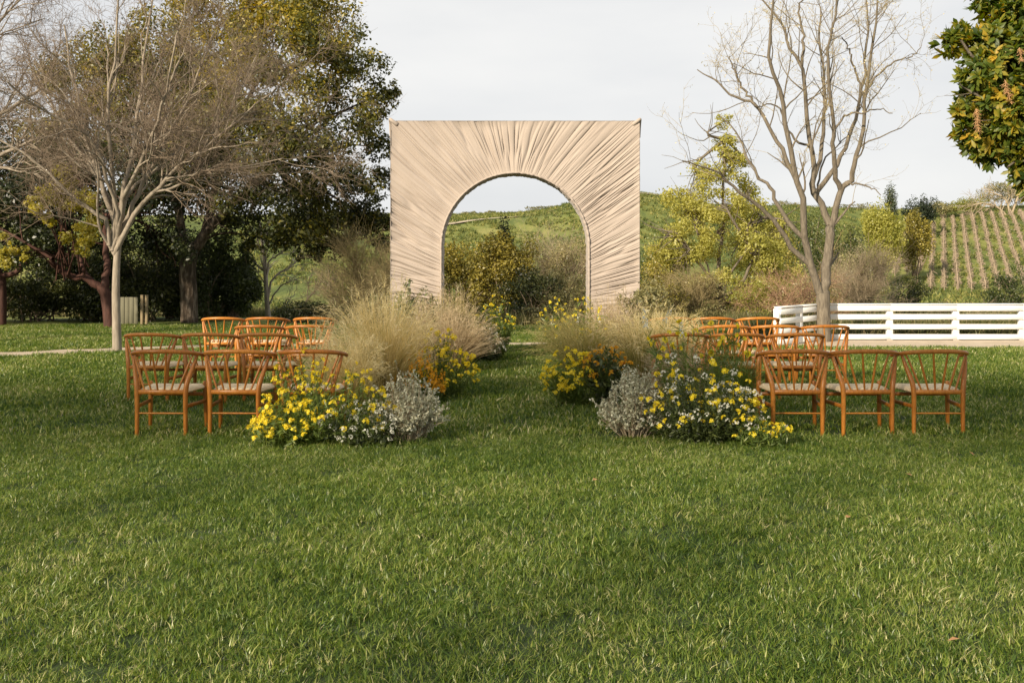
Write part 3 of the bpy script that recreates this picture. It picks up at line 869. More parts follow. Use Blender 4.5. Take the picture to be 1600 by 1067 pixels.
def grass_clump(label, px, d, h, spread, n, mat, wd=.005, heads=0, headmat=None, brad=.16, droop=.35, lean=(0, 0), x=None, headlen=.16, cat='grass clump', group='ornamental grasses along the aisle', t0=.15, t1=.8):
    x = (px - 800) * d / F if x is None else x
    org = np.array([x, d, 0.0])
    t = thing('ornamental_grass', label, cat, org, group=group)
    P = arcs(org, int(n * .7), h, spread, brad, 6, droop, lean, .55)
    m = MB(); m.add(*ribbons(P, wd * 1.5, t0, t1)); m.build('blades', M[mat], t, org)
    if heads:
        P = arcs(org, heads, h * 1.14, spread * 1.08, brad, 7, droop * 1.3, lean, .45)
        hb = MB()
        hb.add(*ribbons(P, wd * .55, t0, t1))
        # feathery seed heads along the last part of each stalk
        nh = 11
        u = 4.2 + 1.8 * rng.random((heads, nh)); j = np.floor(u).astype(int).clip(0, 5); f = (u - j)[..., None]
        ih = np.arange(heads)[:, None]
        C = P[ih, j] * (1 - f) + P[ih, j + 1] * f
        tg = norm(P[:, -1] - P[:, -2])[:, None, :]
        dr = norm(tg * 1.1 + rng.normal(size=(heads, nh, 3)) * .7)
        L = headlen * (.3 + .5 * rng.random((heads, nh)))[..., None]
        Q = np.stack([C, C + dr * L * .5, C + dr * L + np.array([0, 0, -.15]) * L], 2).reshape(-1, 3, 3)
        hb.add(*ribbons(Q, wd * .95, .7, .98))
        hb.build('seed_heads', M[headmat or mat], t, org)
    return t

def flower_mesh(kind, seed):
    """a small cluster of four- or five-petalled flowers"""
    r = np.random.default_rng(seed); m = MB()
    def petals(c, up, rad, np_, t):
        up = up / np.linalg.norm(up)
        a0 = norm(np.cross(up, r.normal(size=3))); b0 = np.cross(up, a0); ph = r.random() * 6
        for q in range(np_):
            an = ph + q * 2 * math.pi / np_
            d = a0 * math.cos(an) + b0 * math.sin(an); sd = np.cross(up, d)
            V = [c, c + d * rad * .6 + sd * rad * .38 + up * rad * .15, c + d * rad + up * rad * .28, c + d * rad * .6 - sd * rad * .38 + up * rad * .15]
            m.add(np.array(V), [[0, 1, 2, 3]], float(np.clip(t + r.normal() * .12, 0, 1)))
        V, f = tubes(np.array([c - up * rad * .5, c + up * rad * .12]), np.array([rad * .12, rad * .16]), 4)
        m.add(V, f, .1)
    if kind == 'mustard':
        for q in range(7):
            v = r.normal(size=3); v[2] = abs(v[2]) * .7 + .1; v /= np.linalg.norm(v)
            petals(v * .02 * (0.5 + r.random()), v + [0, 0, .3], .017, 4, .6)
    elif kind == 'big':
        for q in range(3):
            v = r.normal(size=3); v[2] = abs(v[2]) + .1; v /= np.linalg.norm(v)
            petals(v * .018, v + r.normal(size=3) * .2, .026, 6, .7)
    elif kind == 'daisy':
        for q in range(9):
            v = r.normal(size=3); v[2] = abs(v[2]) * .8; v /= np.linalg.norm(v)
            petals(v * .028 * (.6 + .6 * r.random()), v, .0105, 5, .6)
    elif kind == 'spike':
        for q in range(12):
            z = q / 12 * .13
            a = q * 2.4
            petals(np.array([math.cos(a) * .012, math.sin(a) * .012, z]), np.array([math.cos(a), math.sin(a), .5]), .014 * (1.15 - z * 4), 4, .5)
    return m
FM = {}
for kd, mt, nm in (('mustard', 'yellow', 'yellow'), ('big', 'yellow', 'bigyellow'), ('mustard', 'orange', 'orange'), ('daisy', 'whitepetal', 'white'), ('spike', 'orange', 'orangespike'), ('spike', 'whitepetal', 'whitespike')):
    FM[nm] = [flower_mesh(kd, 10 * k + 3).mesh('flower_head', M[mt]) for k in range(4)]
FMB = {nm: (kd) for kd, nm in (('mustard', 'yellow'), ('big', 'bigyellow'), ('mustard', 'orange'), ('daisy', 'white'), ('spike', 'orangespike'), ('spike', 'whitespike'))}

def flower_plant(label, x, d, w, h, heads, leafmat='greenstem', nleaf=1200, leafL=.05, leafW=.012, nstem=None, dep=None, group='flower bushes lining the aisle', lean=(0, 0), low=.15, cat='flowering plant', dome=.6):
    """stems, leaves and separate flower heads; heads = [(kind, count, scale)]"""
    org = np.array([x, d, 0.0]); dep = dep or w * .8
    t = thing('flowering_plant', label, cat, org, group=group)
    tot = sum(c for _, c, _ in heads)
    n = nstem or int(tot * 1.25)
    a = rng.random(n) * 6.283; r = np.sqrt(rng.random(n))
    r = np.where(rng.random(n) < .5, r ** .5, r)
    zt = h * (low + (1 - low) * (1 - dome * r ** 2.4) * (.28 + .72 * rng.random(n) ** .8))
    tip = np.stack([x + np.cos(a) * r * w / 2 + lean[0] * zt / h, d + np.sin(a) * r * dep / 2 + lean[1] * zt / h, zt], -1)
    b = np.stack([x + np.cos(a) * r * w * .16, d + np.sin(a) * r * dep * .16, 0 * r], -1)
    mid = b * .45 + tip * .55; mid[:, 2] = zt * .62
    tt = np.linspace(0, 1, 6)[None, :, None]
    P = (1 - tt) ** 2 * b[:, None] + 2 * tt * (1 - tt) * mid[:, None] + tt ** 2 * tip[:, None] + rng.normal(size=(n, 6, 3)) * .008
    MB().add(*tubes(P, np.linspace(.0035, .0014, 6)[None] * np.ones((n, 1)), 3), .5).build('stems', M[leafmat], t, org)
    if nleaf:
        i = rng.integers(0, n, nleaf); u = (.1 + .86 * rng.random(nleaf)) * 4.999; j = u.astype(int); f = (u - j)[:, None]
        C = P[i, j] * (1 - f) + P[i, j + 1] * f + rng.normal(size=(nleaf, 3)) * .018
        ax = norm(rng.normal(size=(nleaf, 3)) + np.array([0, 0, .5])); nr = rand_dirs(nleaf, .6)
        s = .6 + .8 * rng.random(nleaf)
        V, f4 = leaf_quads(C + ax * leafL * .3, ax, nr, leafL * s, leafW * s, .1)
        MB().add(V, f4, np.repeat(np.clip(.45 + .22 * rng.normal(size=nleaf), 0, 1), 4)).build('leaves', M[leafmat], t, org)
    k = 0
    order = rng.permutation(n)
    for kind, cnt, sc in heads:
        for _ in range(cnt):
            q = tip[order[k % n]]; k += 1
            o = link('flower_head', FM[kind][int(rng.integers(4))], t)
            o.location = tuple(q - org)
            v = norm(np.array([(q[0] - x) / w, (q[1] - d) / w, .5]) + rng.normal(size=3) * .3)
            e = Vector(v).to_track_quat('Z', 'Y').to_euler()
            if 'spike' in kind: e = (rng.normal() * .25, rng.normal() * .25, 0)
            o.rotation_euler = e
            s = sc * (.75 + .5 * rng.random()); o.scale = (s, s, s)
    return t

def silver_bush(label, x, d, w, h, n=5200, mat='silver', dep=None):
    org = np.array([x, d, 0.0]); dep = dep or w * .85
    t = thing('silver_shrub', label, 'silver plant', org, group='silver-leaved shrubs at the front of the planting')
    ns = 90
    a = rng.random(ns) * 6.283; r = np.sqrt(rng.random(ns)); zt = h * (1 - .62 * r ** 2) * (.55 + .45 * rng.random(ns))
    tip = np.stack([x + np.cos(a) * r * w / 2, d + np.sin(a) * r * dep / 2, zt], -1)
    b = np.stack([x + np.cos(a) * r * w * .15, d + np.sin(a) * r * w * .15, 0 * r], -1)
    P = np.stack([b * (1 - k) + tip * k + np.array([0, 0, 1]) * (zt * .25 * k * (1 - k))[:, None] for k in np.linspace(0, 1, 5)], 1)
    P[:, 1:] += rng.normal(size=(ns, 4, 3)) * .012
    R = np.linspace(.006, .003, 5)[None] * np.ones((ns, 1))
    st = MB(); st.add(*tubes(P, R, 4))
    Q, RQ = sprout(P, R, 520, .06, .17, 38, .25, 3, .7, .3, 1, .12, .0022)
    st.add(*tubes(Q, RQ, 3))
    st.build('stem', M['twigpale'], t, org)
    i = rng.integers(0, len(Q), n); u = rng.random(n) ** .7 * 2.999; j = u.astype(int); f = (u - j)[:, None]
    C = Q[i, j] * (1 - f) + Q[i, j + 1] * f + rng.normal(size=(n, 3)) * .008
    ax = norm(rng.normal(size=(n, 3)) + norm(Q[i, -1] - Q[i, 0]) * .6); nr = rand_dirs(n, .8)
    s = .6 + .7 * rng.random(n)
    V, f4 = leaf_quads(C, ax, nr, .030 * s, .015 * s, .15)
    MB().add(V, f4, np.repeat(np.clip(.5 + .22 * rng.normal(size=n), 0, 1), 4)).build('foliage', M[mat], t, org)
    return t

# --- left side of the aisle
flower_plant('low spreading bush of bright yellow clusters, at the front left of the aisle', -1.62, 8.75, 1.32, .76, [('yellow', 150, .95), ('bigyellow', 24, .85)], nleaf=2600, leafL=.06, dep=.8, low=.1, dome=.75)
flower_plant('low cushion of tiny cream flowers between yellow clusters and the grey-green shrub', -1.28, 8.6, .85, .40, [('white', 70, .8)], leafmat='midgreen', nleaf=1500, leafL=.04, leafW=.016, low=.12, dep=.6)
silver_bush('grey-green silver shrub at the front left of the aisle', -.93, 8.78, .66, .62)
flower_plant('tall yellow wildflowers standing against the third chair of the left front row', -1.95, 9.0, .55, .80, [('yellow', 16, .9)], nleaf=500, leafL=.09, low=.45, dome=.3, dep=.4)
grass_clump('tall golden feather grass beside the left chairs, the largest clump', 600, 11.3, 1.36, .64, 1900, 'plume', .0048, 330, 'plume', .2, .42, lean=(-.02, -.02))
grass_clump('smaller straw-coloured grass leaning over the left front row aisle chair', 548, 10.2, .92, .42, 1500, 'plume', .0042, 190, 'plume', .14, .5, lean=(-.12, 0))
flower_plant('rounded yellow-flowering bush at the aisle edge below the golden grass', -.84, 11.6, .9, .84, [('yellow', 125, 1.1)], nleaf=2400, leafL=.06, dep=.6, low=.05, dome=.6)
flower_plant('low orange spikes between the golden grass and the silver shrub', -1.05, 11.1, .6, .48, [('orangespike', 26, 1.2), ('orange', 14, 1.0)], nleaf=900, dep=.4)
grass_clump('mauve-brown grass tuft on the aisle near the left foot of the arch', 715, 14.3, .92, .46, 1700, 'plumebrown', .0048, 170, 'plumebrown', .14, .45, lean=(.10, -.05))
grass_clump('grey-brown grass in front of the left arch leg', 672, 14.6, 1.15, .42, 1300, 'plumebrown', .0048, 160, 'plumebrown', .16, .35)
grass_clump('olive grass rising inside the left arch leg', 708, 15.6, 1.28, .42, 1200, 'plumegreen', .005, 120, 'plumebrown', .16, .4)
flower_plant('tall yellow mustard by the inner side of the left arch leg', -.28, 16.3, .72, 1.05, [('yellow', 64, .85)], nleaf=1500, leafL=.08, leafW=.022, dep=.6, low=.25, dome=.35)
flower_plant('small bush with pale flowers by the path end of the aisle, left of it', -.40, 15.9, .60, .60, [('white', 55, .8)], leafmat='midgreen', nleaf=1700, leafL=.06, leafW=.022, dep=.5)
shrub('leafy_shrub', 'dark green leafy plant against the left arch leg', 'shrub', 655, 14.9, .75, 1.28, 'midgreen', 2600, .075, .022, 'twig', 22, .30, base=0.0, t0=.55)
flower_plant('yellow stems sprawling low over the lawn at the left end of the planting', -1.98, 8.55, .62, .30, [('yellow', 34, .95)], nleaf=900, leafL=.07, low=.12, dep=.45, dome=.5)
# --- right side of the aisle
flower_plant('broad bush of white daisies and yellow clusters at the front right of the aisle', 1.66, 8.75, 1.14, .82, [('white', 112, .9), ('yellow', 92, .95), ('bigyellow', 18, .85)], leafmat='midgreen', nleaf=4200, leafL=.05, leafW=.014, dep=.75, low=.04, dome=.6)
flower_plant('tall loose yellow daffodil-like flowers above the right front bush', 1.72, 9.3, 1.1, 1.08, [('bigyellow', 28, .95), ('whitespike', 3, 1.2)], nleaf=1500, leafL=.16, leafW=.008, dep=.45, low=.5, dome=.25)
silver_bush('whitish silver shrub at the front right of the aisle', 1.09, 8.95, .64, .66, 5600)
grass_clump('reddish-brown fine grass behind the white and yellow bush', 1058, 9.9, .80, .26, 1300, 'plumebrown', .0042, 150, 'plumebrown', .13, .25)
grass_clump('fresh green grass tuft beside the right front row chairs', 1138, 9.9, .78, .26, 1500, 'greenstem', .0065, 0, None, .15, .3, t0=.3, t1=.5)
flower_plant('yellow mustard spilling onto the aisle on its right side', .68, 10.9, .66, .66, [('yellow', 85, 1.1)], nleaf=1400, leafL=.07, leafW=.016, dep=.6, low=.08, dome=.55, lean=(-.06, 0))
flower_plant('orange flowers with dark green leaves behind the whitish silver shrub', 1.05, 10.9, .55, .74, [('orange', 46, 1.0)], leafmat='midgreen', nleaf=1300, leafL=.07, leafW=.028, dep=.5, low=.3, dome=.4)
grass_clump('wide olive-straw grass arching onto the aisle, right of it', 915, 12.6, 1.04, .60, 1250, 'plumegreen', .0048, 240, 'plumegreen', .18, .55, lean=(-.10, -.06))
flower_plant('tall airy yellow mustard in front of the right arch leg', .90, 13.4, 1.0, 1.22, [('yellow', 66, .85), ('whitespike', 3, 1)], nleaf=1100, leafL=.08, leafW=.018, dep=.7, low=.3, dome=.3, lean=(-.12, 0))
grass_clump('straw-coloured grass arching beside the second row on the right', 1010, 12.2, 1.06, .58, 1250, 'plumegreen', .0048, 260, 'plume', .18, .5, lean=(.05, 0))
grass_clump('brownish feather grass against the right arch leg', 958, 14.8, 1.18, .42, 1500, 'plumebrown', .0048, 180, 'plumebrown', .16, .4)
grass_clump('pale grass in front of the farthest chairs on the right', 1045, 13.6, 1.02, .55, 1000, 'plume', .0046, 190, 'plumegreen', .16, .5)
shrub('leafy_shrub', 'grey-green leafy plant at the outer foot of the right arch leg', 'shrub', 1005, 15.2, .95, 1.26, 'sage', 2600, .08, .024, 'twig', 24, .30, base=0.0, t0=.4)
flower_plant('low pale-flowered plant at the far end of the aisle, right of it', .95, 16.1, .6, .6, [('yellow', 22, .9), ('white', 20, .8)], leafmat='midgreen', nleaf=1200, leafL=.06, leafW=.02, dep=.5)

flower_plant('yellow stems sprawling low beside the right front row chairs', 2.12, 8.5, .50, .34, [('yellow', 26, .9), ('white', 10, .8)], nleaf=700, leafL=.07, low=.12, dep=.4, dome=.5)

# ------------------------------------------------------------------ white fence
def fence(a, b, nposts, name, label, rails, post_h, end=True, cap=True):
    a = np.array(a, float); b = np.array(b, float); L = np.linalg.norm(b - a)
    rz = math.atan2(b[1] - a[1], b[0] - a[0])
    t = thing(name, label, 'fence', (a[0], a[1], 0), rz)
    xs = np.linspace(0, L, nposts)
    for x in xs:
        V, f = box(x, 0, post_h / 2 - .02, .125, .10, post_h + .04, .006)
        MB().add(V, f).build('post', M['white'], t)
    for zc, hh in rails:
        for x0, x1 in zip(xs[:-1], xs[1:]):
            V, f = box((x0 + x1) / 2, -.064 + random.uniform(-.002, .002), zc + random.uniform(-.003, .003), x1 - x0 - .004, .026, hh, .004)
            MB().add(V, f).build('rail', M['white'], t)
    if cap:
        for x0, x1 in zip(xs[:-1], xs[1:]):
            V, f = box((x0 + x1) / 2, -.008, post_h + .022, x1 - x0 - .003, .15, .028, .004)
            MB().add(V, f).build('cap_board', M['white'], t)
    return t
RAILS = [(.085, .105), (.29, .105), (.49, .11), (.668, .112)]
FD = 20.55
fence((6.42, FD), (6.42 + 1.365 * 6, FD + .02), 7, 'white_fence', 'long white four-rail fence along the sandy strip at the vineyard side', RAILS, .728)
fence((5.06, 19.0), (6.32, 20.45), 3, 'white_fence', 'short white fence section angling towards the chairs, left of the bare tree', RAILS, .728)
fence((-16.2, 26.0), (-13.35, 26.0), 3, 'white_fence', 'white rail fence end at the far left under the dark trees', [(.25, .15), (.6, .15), (.95, .15)], 1.05)
# wooden gate panel beneath the dark trees
g = thing('wooden_gate', 'weathered grey board gate with wooden posts behind the pale trunk', 'gate', (-10.2, 26.0, 0))
for k in range(5):
    MB().add(*box(-.08 + k * .115, 0, .37, .105, .03, .70, .004)).build('board', M['greyboard'], g)
for x in (.55, .67): MB().add(*box(x, -.02, .38, .065, .07, .80, .006)).build('post', M['postwood'], g)

# ------------------------------------------------------------------ trees
def limbs(px_lists, d0, n=14, wob=.018):
    """limbs drawn as pixel polylines at distance d0; each later limb springs from the nearest point of the earlier ones"""
    P, R = [], []
    for pts, r0, r1, dep in px_lists:
        k = np.linspace(0, 1, len(pts))
        ds, first = d0, None
        if P:
            A = np.concatenate([catmull(q, 60) for q in P])
            ap = np.stack([800 + A[:, 0] / A[:, 1] * F, 414 - (A[:, 2] - EYE) / A[:, 1] * F], -1)
            i = np.argmin(np.linalg.norm(ap - np.array(pts[0]), axis=1))
            if np.linalg.norm(ap[i] - np.array(pts[0])) < 30: first = A[i]; ds = A[i][1]
        q = np.array([W(a, b, ds + dep * kk ** 1.2) for (a, b), kk in zip(pts, k)])
        if first is not None: q[0] = first
        c = catmull(q, n)
        if P: c[2:] += rng.normal(size=(n - 2, 3)) * wob
        P.append(c); R.append(np.linspace(r0, r1, n))
    return np.array(P), np.array(R)

def add_tubes(mb, P, R, k): mb.add(*tubes(P, R, k)); return P, R

# T1: bare pale-trunked tree with a vase of limbs and a haze of twigs
D1 = 17.8
org = W(183, 552, D1); org[2] = 0
t1 = thing('bare_tree', 'bare tree with smooth pale trunk by the path, left of the chairs', 'tree', org)
tr = [([(183, 556), (183, 545), (182, 500), (181, 450), (183, 400), (187, 366), (190, 335)], .092, .045, 0)]
Pt, Rt = limbs(tr, D1, 18)
Rt[0, 0] *= 1.25
m = MB(); m.add(*tubes(Pt, Rt, 12)); m.build('trunk', M['barktan'], t1, org, True)
L1 = [
    ([(181, 402), (168, 379), (156, 358), (152, 322), (154, 285), (148, 240), (130, 190)], .032, .012, -.8),
    ([(184, 374), (166, 345), (140, 330), (115, 313), (95, 290), (73, 268), (30, 235), (-25, 205)], .042, .014, -.6),
    ([(184, 388), (177, 338), (161, 292), (150, 262), (132, 195), (112, 110), (100, 40)], .052, .014, .9),
    ([(185, 384), (181, 320), (174, 268), (168, 180), (180, 80), (186, -20)], .052, .014, -.4),
    ([(187, 380), (191, 312), (201, 265), (215, 180), (226, 80), (238, -20)], .055, .014, 1.3),
    ([(187, 386), (205, 325), (226, 283), (262, 212), (300, 140), (332, 50)], .050, .014, .3),
    ([(187, 391), (213, 332), (241, 301), (268, 270), (310, 236), (372, 188), (428, 140)], .050, .013, -.9),
    ([(240, 301), (272, 293), (300, 279), (325, 268), (375, 262), (440, 246)], .030, .010, 0),
    ([(187, 372), (197, 302), (235, 220), (258, 150), (275, 60)], .045, .013, -1.6),
    ([(184, 380), (171, 312), (120, 230), (78, 160), (40, 90)], .045, .013, 1.6),
    ([(185, 372), (177, 302), (138, 215), (70, 175), (8, 130)], .040, .012, -1.8),
    ([(188, 376), (203, 302), (262, 250), (340, 200), (400, 90)], .040, .012, 1.9),
]
P, R = limbs(L1, D1)
m = MB(); m.add(*tubes(P, R, 8)); ctr = org + [0, 0, 2.4]
P2, R2 = sprout(P, R, 150, .6, 1.7, 42, .06, 7, .6, .25, 1, .20, .007, ctr); m.add(*tubes(P2, R2, 6))
m.build('limb', M['barktan'], t1, org, True)
m = MB()
P3, R3 = sprout(np.concatenate([P2, P2]), np.concatenate([R2, R2]), 1300, .3, .95, 48, .03, 5, .6, .2, 1, .26, .0045, ctr); m.add(*tubes(P3, R3, 4))
P4, R4 = sprout(P3, R3, 6000, .16, .5, 52, .03, 4, .65, .2, 1, .28, .0032, ctr); m.add(*tubes(P4, R4, 3))
P5, R5 = sprout(P4, R4, 14000, .06, .22, 55, .03, 2, .7, .15, 1, .25, .0023); m.add(*tubes(P5, R5, 3))
m.build('crown', M['twig'], t1, org)

# second bare tree just outside the frame, its boughs reaching in
D1b = 19.0
org = W(-130, 545, D1b); org[2] = 0
tb = thing('bare_tree', 'bare brown tree at the left edge whose boughs reach into view', 'tree', org)
Lb = [([(-130, 548), (-130, 500), (-128, 430), (-126, 390)], .12, .09, 0),
      ([(-126, 392), (-100, 330), (-50, 280), (0, 243), (30, 228), (72, 215), (110, 214)], .06, .016, -.5),
      ([(-126, 392), (-90, 300), (-40, 200), (10, 175), (60, 140), (90, 110)], .06, .015, .8),
      ([(-126, 392), (-110, 280), (-70, 150), (-20, 60), (40, -10)], .07, .016, 0),
      ([(-126, 392), (-130, 270), (-150, 120), (-160, -20)], .07, .016, .5),
      ([(-126, 392), (-190, 290), (-260, 180), (-300, 60)], .07, .016, 0),
      ([(-50, 280), (-10, 262), (40, 268), (70, 280)], .03, .012, -.8)]
P, R = limbs(Lb, D1b)
m = MB(); m.add(*tubes(P[:1], R[:1], 12)); m.build('trunk', M['barkpale'], tb, org, True)
P, R = P[1:], R[1:]
m = MB(); m.add(*tubes(P, R, 8))
P2, R2 = sprout(P, R, 90, .6, 1.8, 42, .06, 7, .6, .25, 1, .2, .007); m.add(*tubes(P2, R2, 6))
m.build('limb', M['barktan'], tb, org, True)
m = MB()
P3, R3 = sprout(P2, R2, 800, .3, 1.0, 48, .03, 5, .6, .2, 1, .26, .0045); m.add(*tubes(P3, R3, 4))
P4, R4 = sprout(P3, R3, 4000, .16, .5, 52, .03, 4, .65, .2, 1, .28, .0032); m.add(*tubes(P4, R4, 3))
P5, R5 = sprout(P4, R4, 9000, .06, .22, 55, .03, 2, .7, .15, 1, .25, .0023); m.add(*tubes(P5, R5, 3))
m.build('crown', M['twig'], tb, org)

def leafy_tree(name, label, d, trunk_list, bark, blobs_px, n, L, Wd, mat, t0, basepx, extra_twigs=0, sub=10, ssize=.42, tw='twig', group=None, depth=1.0, fill=.6):
    """trunk and limbs from pixel polylines; crown from big lumps given as (px, py, radius px, depth m, tint)"""
    org = W(basepx[0], basepx[1], d); org[2] = ground_z(org[0], org[1])
    t = thing(name, label, 'tree', org, group=group)
    P, R = limbs(trunk_list, d)
    m = MB(); m.add(*tubes(P, R, 10)); m.build('trunk', M[bark], t, org, True)
    bl = []; ends = []
    for px, py, r, dep, tt in blobs_px:
        c = W(px, py, d); c[1] += dep; rr = r * d / F
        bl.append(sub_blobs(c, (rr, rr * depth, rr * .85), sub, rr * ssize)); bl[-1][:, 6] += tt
        ends.append(c)
    B = np.concatenate(bl)
    br = MB(); tips = P[:, -1]; Pb = []
    for c in ends:
        s = tips[np.argmin(np.linalg.norm(tips - c, axis=1))]
        Pb.append(catmull([s, (s + c) / 2 + rng.normal(size=3) * .25 + [0, 0, .1], c], 6))
    Pb = np.array(Pb); Rb = np.linspace(.05, .015, 6)[None] * np.ones((len(Pb), 1)) * d / 27
    br.add(*tubes(Pb, Rb, 5))
    Q, RQ = sprout(Pb, Rb, 12 * len(Pb), .3, 1.1, 50, .05, 4, .5, .3, 1, .2, .006); br.add(*tubes(Q, RQ, 3))
    br.build('branch', M[bark], t, org)
    mb = MB(); blob_leaves(mb, B, n, L, Wd, t0, .16, fill=fill)
    mb.build('crown', M[mat], t, org)
    return t

# big evergreen oak behind the left chairs
oakbl = []
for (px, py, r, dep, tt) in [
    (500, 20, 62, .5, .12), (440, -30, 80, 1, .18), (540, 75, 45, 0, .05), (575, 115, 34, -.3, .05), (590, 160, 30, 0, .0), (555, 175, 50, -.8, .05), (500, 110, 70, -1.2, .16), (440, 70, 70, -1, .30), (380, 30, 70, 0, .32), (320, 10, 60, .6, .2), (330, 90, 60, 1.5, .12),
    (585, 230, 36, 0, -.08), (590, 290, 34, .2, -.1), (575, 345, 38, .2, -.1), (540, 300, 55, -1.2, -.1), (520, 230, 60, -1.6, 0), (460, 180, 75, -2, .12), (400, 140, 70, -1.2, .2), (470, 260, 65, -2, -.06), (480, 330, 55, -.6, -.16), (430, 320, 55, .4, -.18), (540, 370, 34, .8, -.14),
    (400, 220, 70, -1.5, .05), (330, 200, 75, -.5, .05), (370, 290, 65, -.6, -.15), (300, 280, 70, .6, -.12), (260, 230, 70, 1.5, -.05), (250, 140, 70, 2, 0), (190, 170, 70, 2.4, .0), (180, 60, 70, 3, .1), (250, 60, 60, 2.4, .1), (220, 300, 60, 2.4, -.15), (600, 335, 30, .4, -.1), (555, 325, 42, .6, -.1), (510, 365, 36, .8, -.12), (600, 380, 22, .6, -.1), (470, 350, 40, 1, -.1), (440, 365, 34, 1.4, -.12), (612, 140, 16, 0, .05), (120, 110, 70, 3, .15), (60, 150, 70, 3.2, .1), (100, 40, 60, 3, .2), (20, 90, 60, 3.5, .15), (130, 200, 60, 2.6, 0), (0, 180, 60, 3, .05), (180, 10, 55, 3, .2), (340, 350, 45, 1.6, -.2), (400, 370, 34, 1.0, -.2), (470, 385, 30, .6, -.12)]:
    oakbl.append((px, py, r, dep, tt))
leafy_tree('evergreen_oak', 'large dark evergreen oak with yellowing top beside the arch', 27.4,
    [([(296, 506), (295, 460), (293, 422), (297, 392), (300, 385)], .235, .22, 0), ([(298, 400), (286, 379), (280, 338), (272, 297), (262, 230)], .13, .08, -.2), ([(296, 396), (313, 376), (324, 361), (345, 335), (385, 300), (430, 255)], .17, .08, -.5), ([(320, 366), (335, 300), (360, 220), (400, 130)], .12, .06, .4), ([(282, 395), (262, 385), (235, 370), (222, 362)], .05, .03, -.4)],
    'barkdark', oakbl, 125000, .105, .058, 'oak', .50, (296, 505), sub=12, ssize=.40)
# dark trees at the left, red trunks
red_tree = leafy_tree('red_trunk_tree', 'dark leafy tree with leaning red trunk behind the pale trunk', 24.6,
    [([(172, 514), (169, 482), (165, 460), (158, 446)], .145, .13, 0), ([(161, 450), (136, 436), (109, 430), (90, 419), (80, 404)], .10, .07, -.5), ([(164, 456), (167, 420), (165, 390), (168, 340)], .10, .06, .2), ([(140, 438), (124, 405), (115, 380)], .06, .04, .2)],
    'barkred', [(60, 330, 62, 0, -.05), (20, 290, 70, .6, 0), (110, 350, 55, .2, -.1), (150, 330, 55, .8, -.1), (90, 270, 70, 1, .0), (170, 270, 65, 1.4, -.1), (30, 380, 48, .4, .0), (210, 330, 55, 1.2, -.05), (230, 390, 42, 1.6, .05), (-30, 340, 60, 0, 0), (140, 390, 36, 1.2, -.1), (60, 240, 60, 2, .1), (210, 260, 60, 1.5, 0), (-10, 230, 70, 1.5, 0)],
    30000, .10, .055, 'darkleaf', .42, (172, 512), sub=10, ssize=.42)
leafy_tree('red_trunk_tree', 'dark tree with red trunk at the very left edge', 25.2,
    [([(2, 512), (3, 470), (2, 435), (0, 428)], .12, .10, 0), ([(1, 432), (26, 425), (42, 407), (52, 392)], .075, .05, 0), ([(0, 430), (-20, 390), (-30, 340)], .08, .05, 0)],
    'barkred', [(-40, 330, 60, 0, 0), (30, 370, 44, .8, .1), (-20, 260, 70, 1, 0), (-60, 400, 50, 0, 0), (60, 375, 34, .8, 0)], 9000, .10, .055, 'darkleaf', .45, (2, 512), sub=9, ssize=.42)
# young yellow-green sprays on the red-trunked tree's lower boughs, towards the lawn
D2 = 22.6
yb, Py = [], []
for px, py, r in [(75, 300, 20), (60, 322, 16), (100, 328, 24), (125, 308, 22), (135, 352, 22), (118, 378, 18), (42, 318, 12), (108, 272, 22), (150, 325, 14), (90, 262, 14), (140, 385, 14), (70, 345, 12), (30, 400, 20), (12, 385, 18)]:
    c = W(px, py, D2); c[1] += rng.normal() * .2; rr = r * D2 / F
    b_ = sub_blobs(c, (rr, rr, rr), 8, rr * .42); yb.append(b_)
    s0 = W(110 + rng.normal() * 14, 425 + rng.normal() * 6, 24.3)
    Py.append(catmull([s0, (s0 + c) / 2 + [0, 0, .25], c], 6))
o2 = np.array(red_tree.location)
MB().add(*tubes(np.array(Py), np.linspace(.022, .008, 6)[None] * np.ones((len(Py), 1)), 5)).build('young_branch', M['barkred'], red_tree, o2)
blob_leaves(MB(), np.concatenate(yb), 5600, .075, .05, .5, .16, fill=.4).build('young_leaves', M['yellowleaf'], red_tree, o2)

shr = [(-20, 27.6, 4.2, 1.55), (60, 28.2, 3.8, 2.3), (150, 28.6, 3.6, 2.0), (225, 28.2, 3.2, 2.4), (325, 29.0, 2.7, 2.5), (362, 29.5, 1.7, 2.0), (265, 30.5, 3.6, 2.9)]
shl = ['dense dark shrub at the left frame edge under the red-trunk tree', 'broad dark shrub left of the red trunk', 'dark shrub directly behind the red trunk', 'dark shrub beside the grey board gate', 'dark shrub between oak trunk and bare white tree', 'last dark shrub of the row, touching the bare white tree', 'dark shrub directly behind the oak trunk']
for (px, d, w, h), lb in zip(shr, shl):
    shrub('dark_shrub', lb, 'shrub', px, d, w, h, 'darkleaf' if px < 300 else 'midgreen', 13000, .09, .045, 'twig', 34, .26, 'dark shrubs behind the lawn', t0=.5 if px < 300 else .3)
# low clipped hedge right of the shrubs
shrub('low_hedge', 'low dark clipped hedge in front of the green hillside', 'hedge', 475, 26.6, 2.0, .55, 'darkleaf', 4500, .055, .03, 'twig', 26, .30, t0=.35)
shrub('low_hedge', 'low brown-green hedge at the end of the aisle', 'hedge', 835, 26.4, 1.8, .42, 'sage', 3500, .055, .03, 'twig', 22, .30, t0=.15)

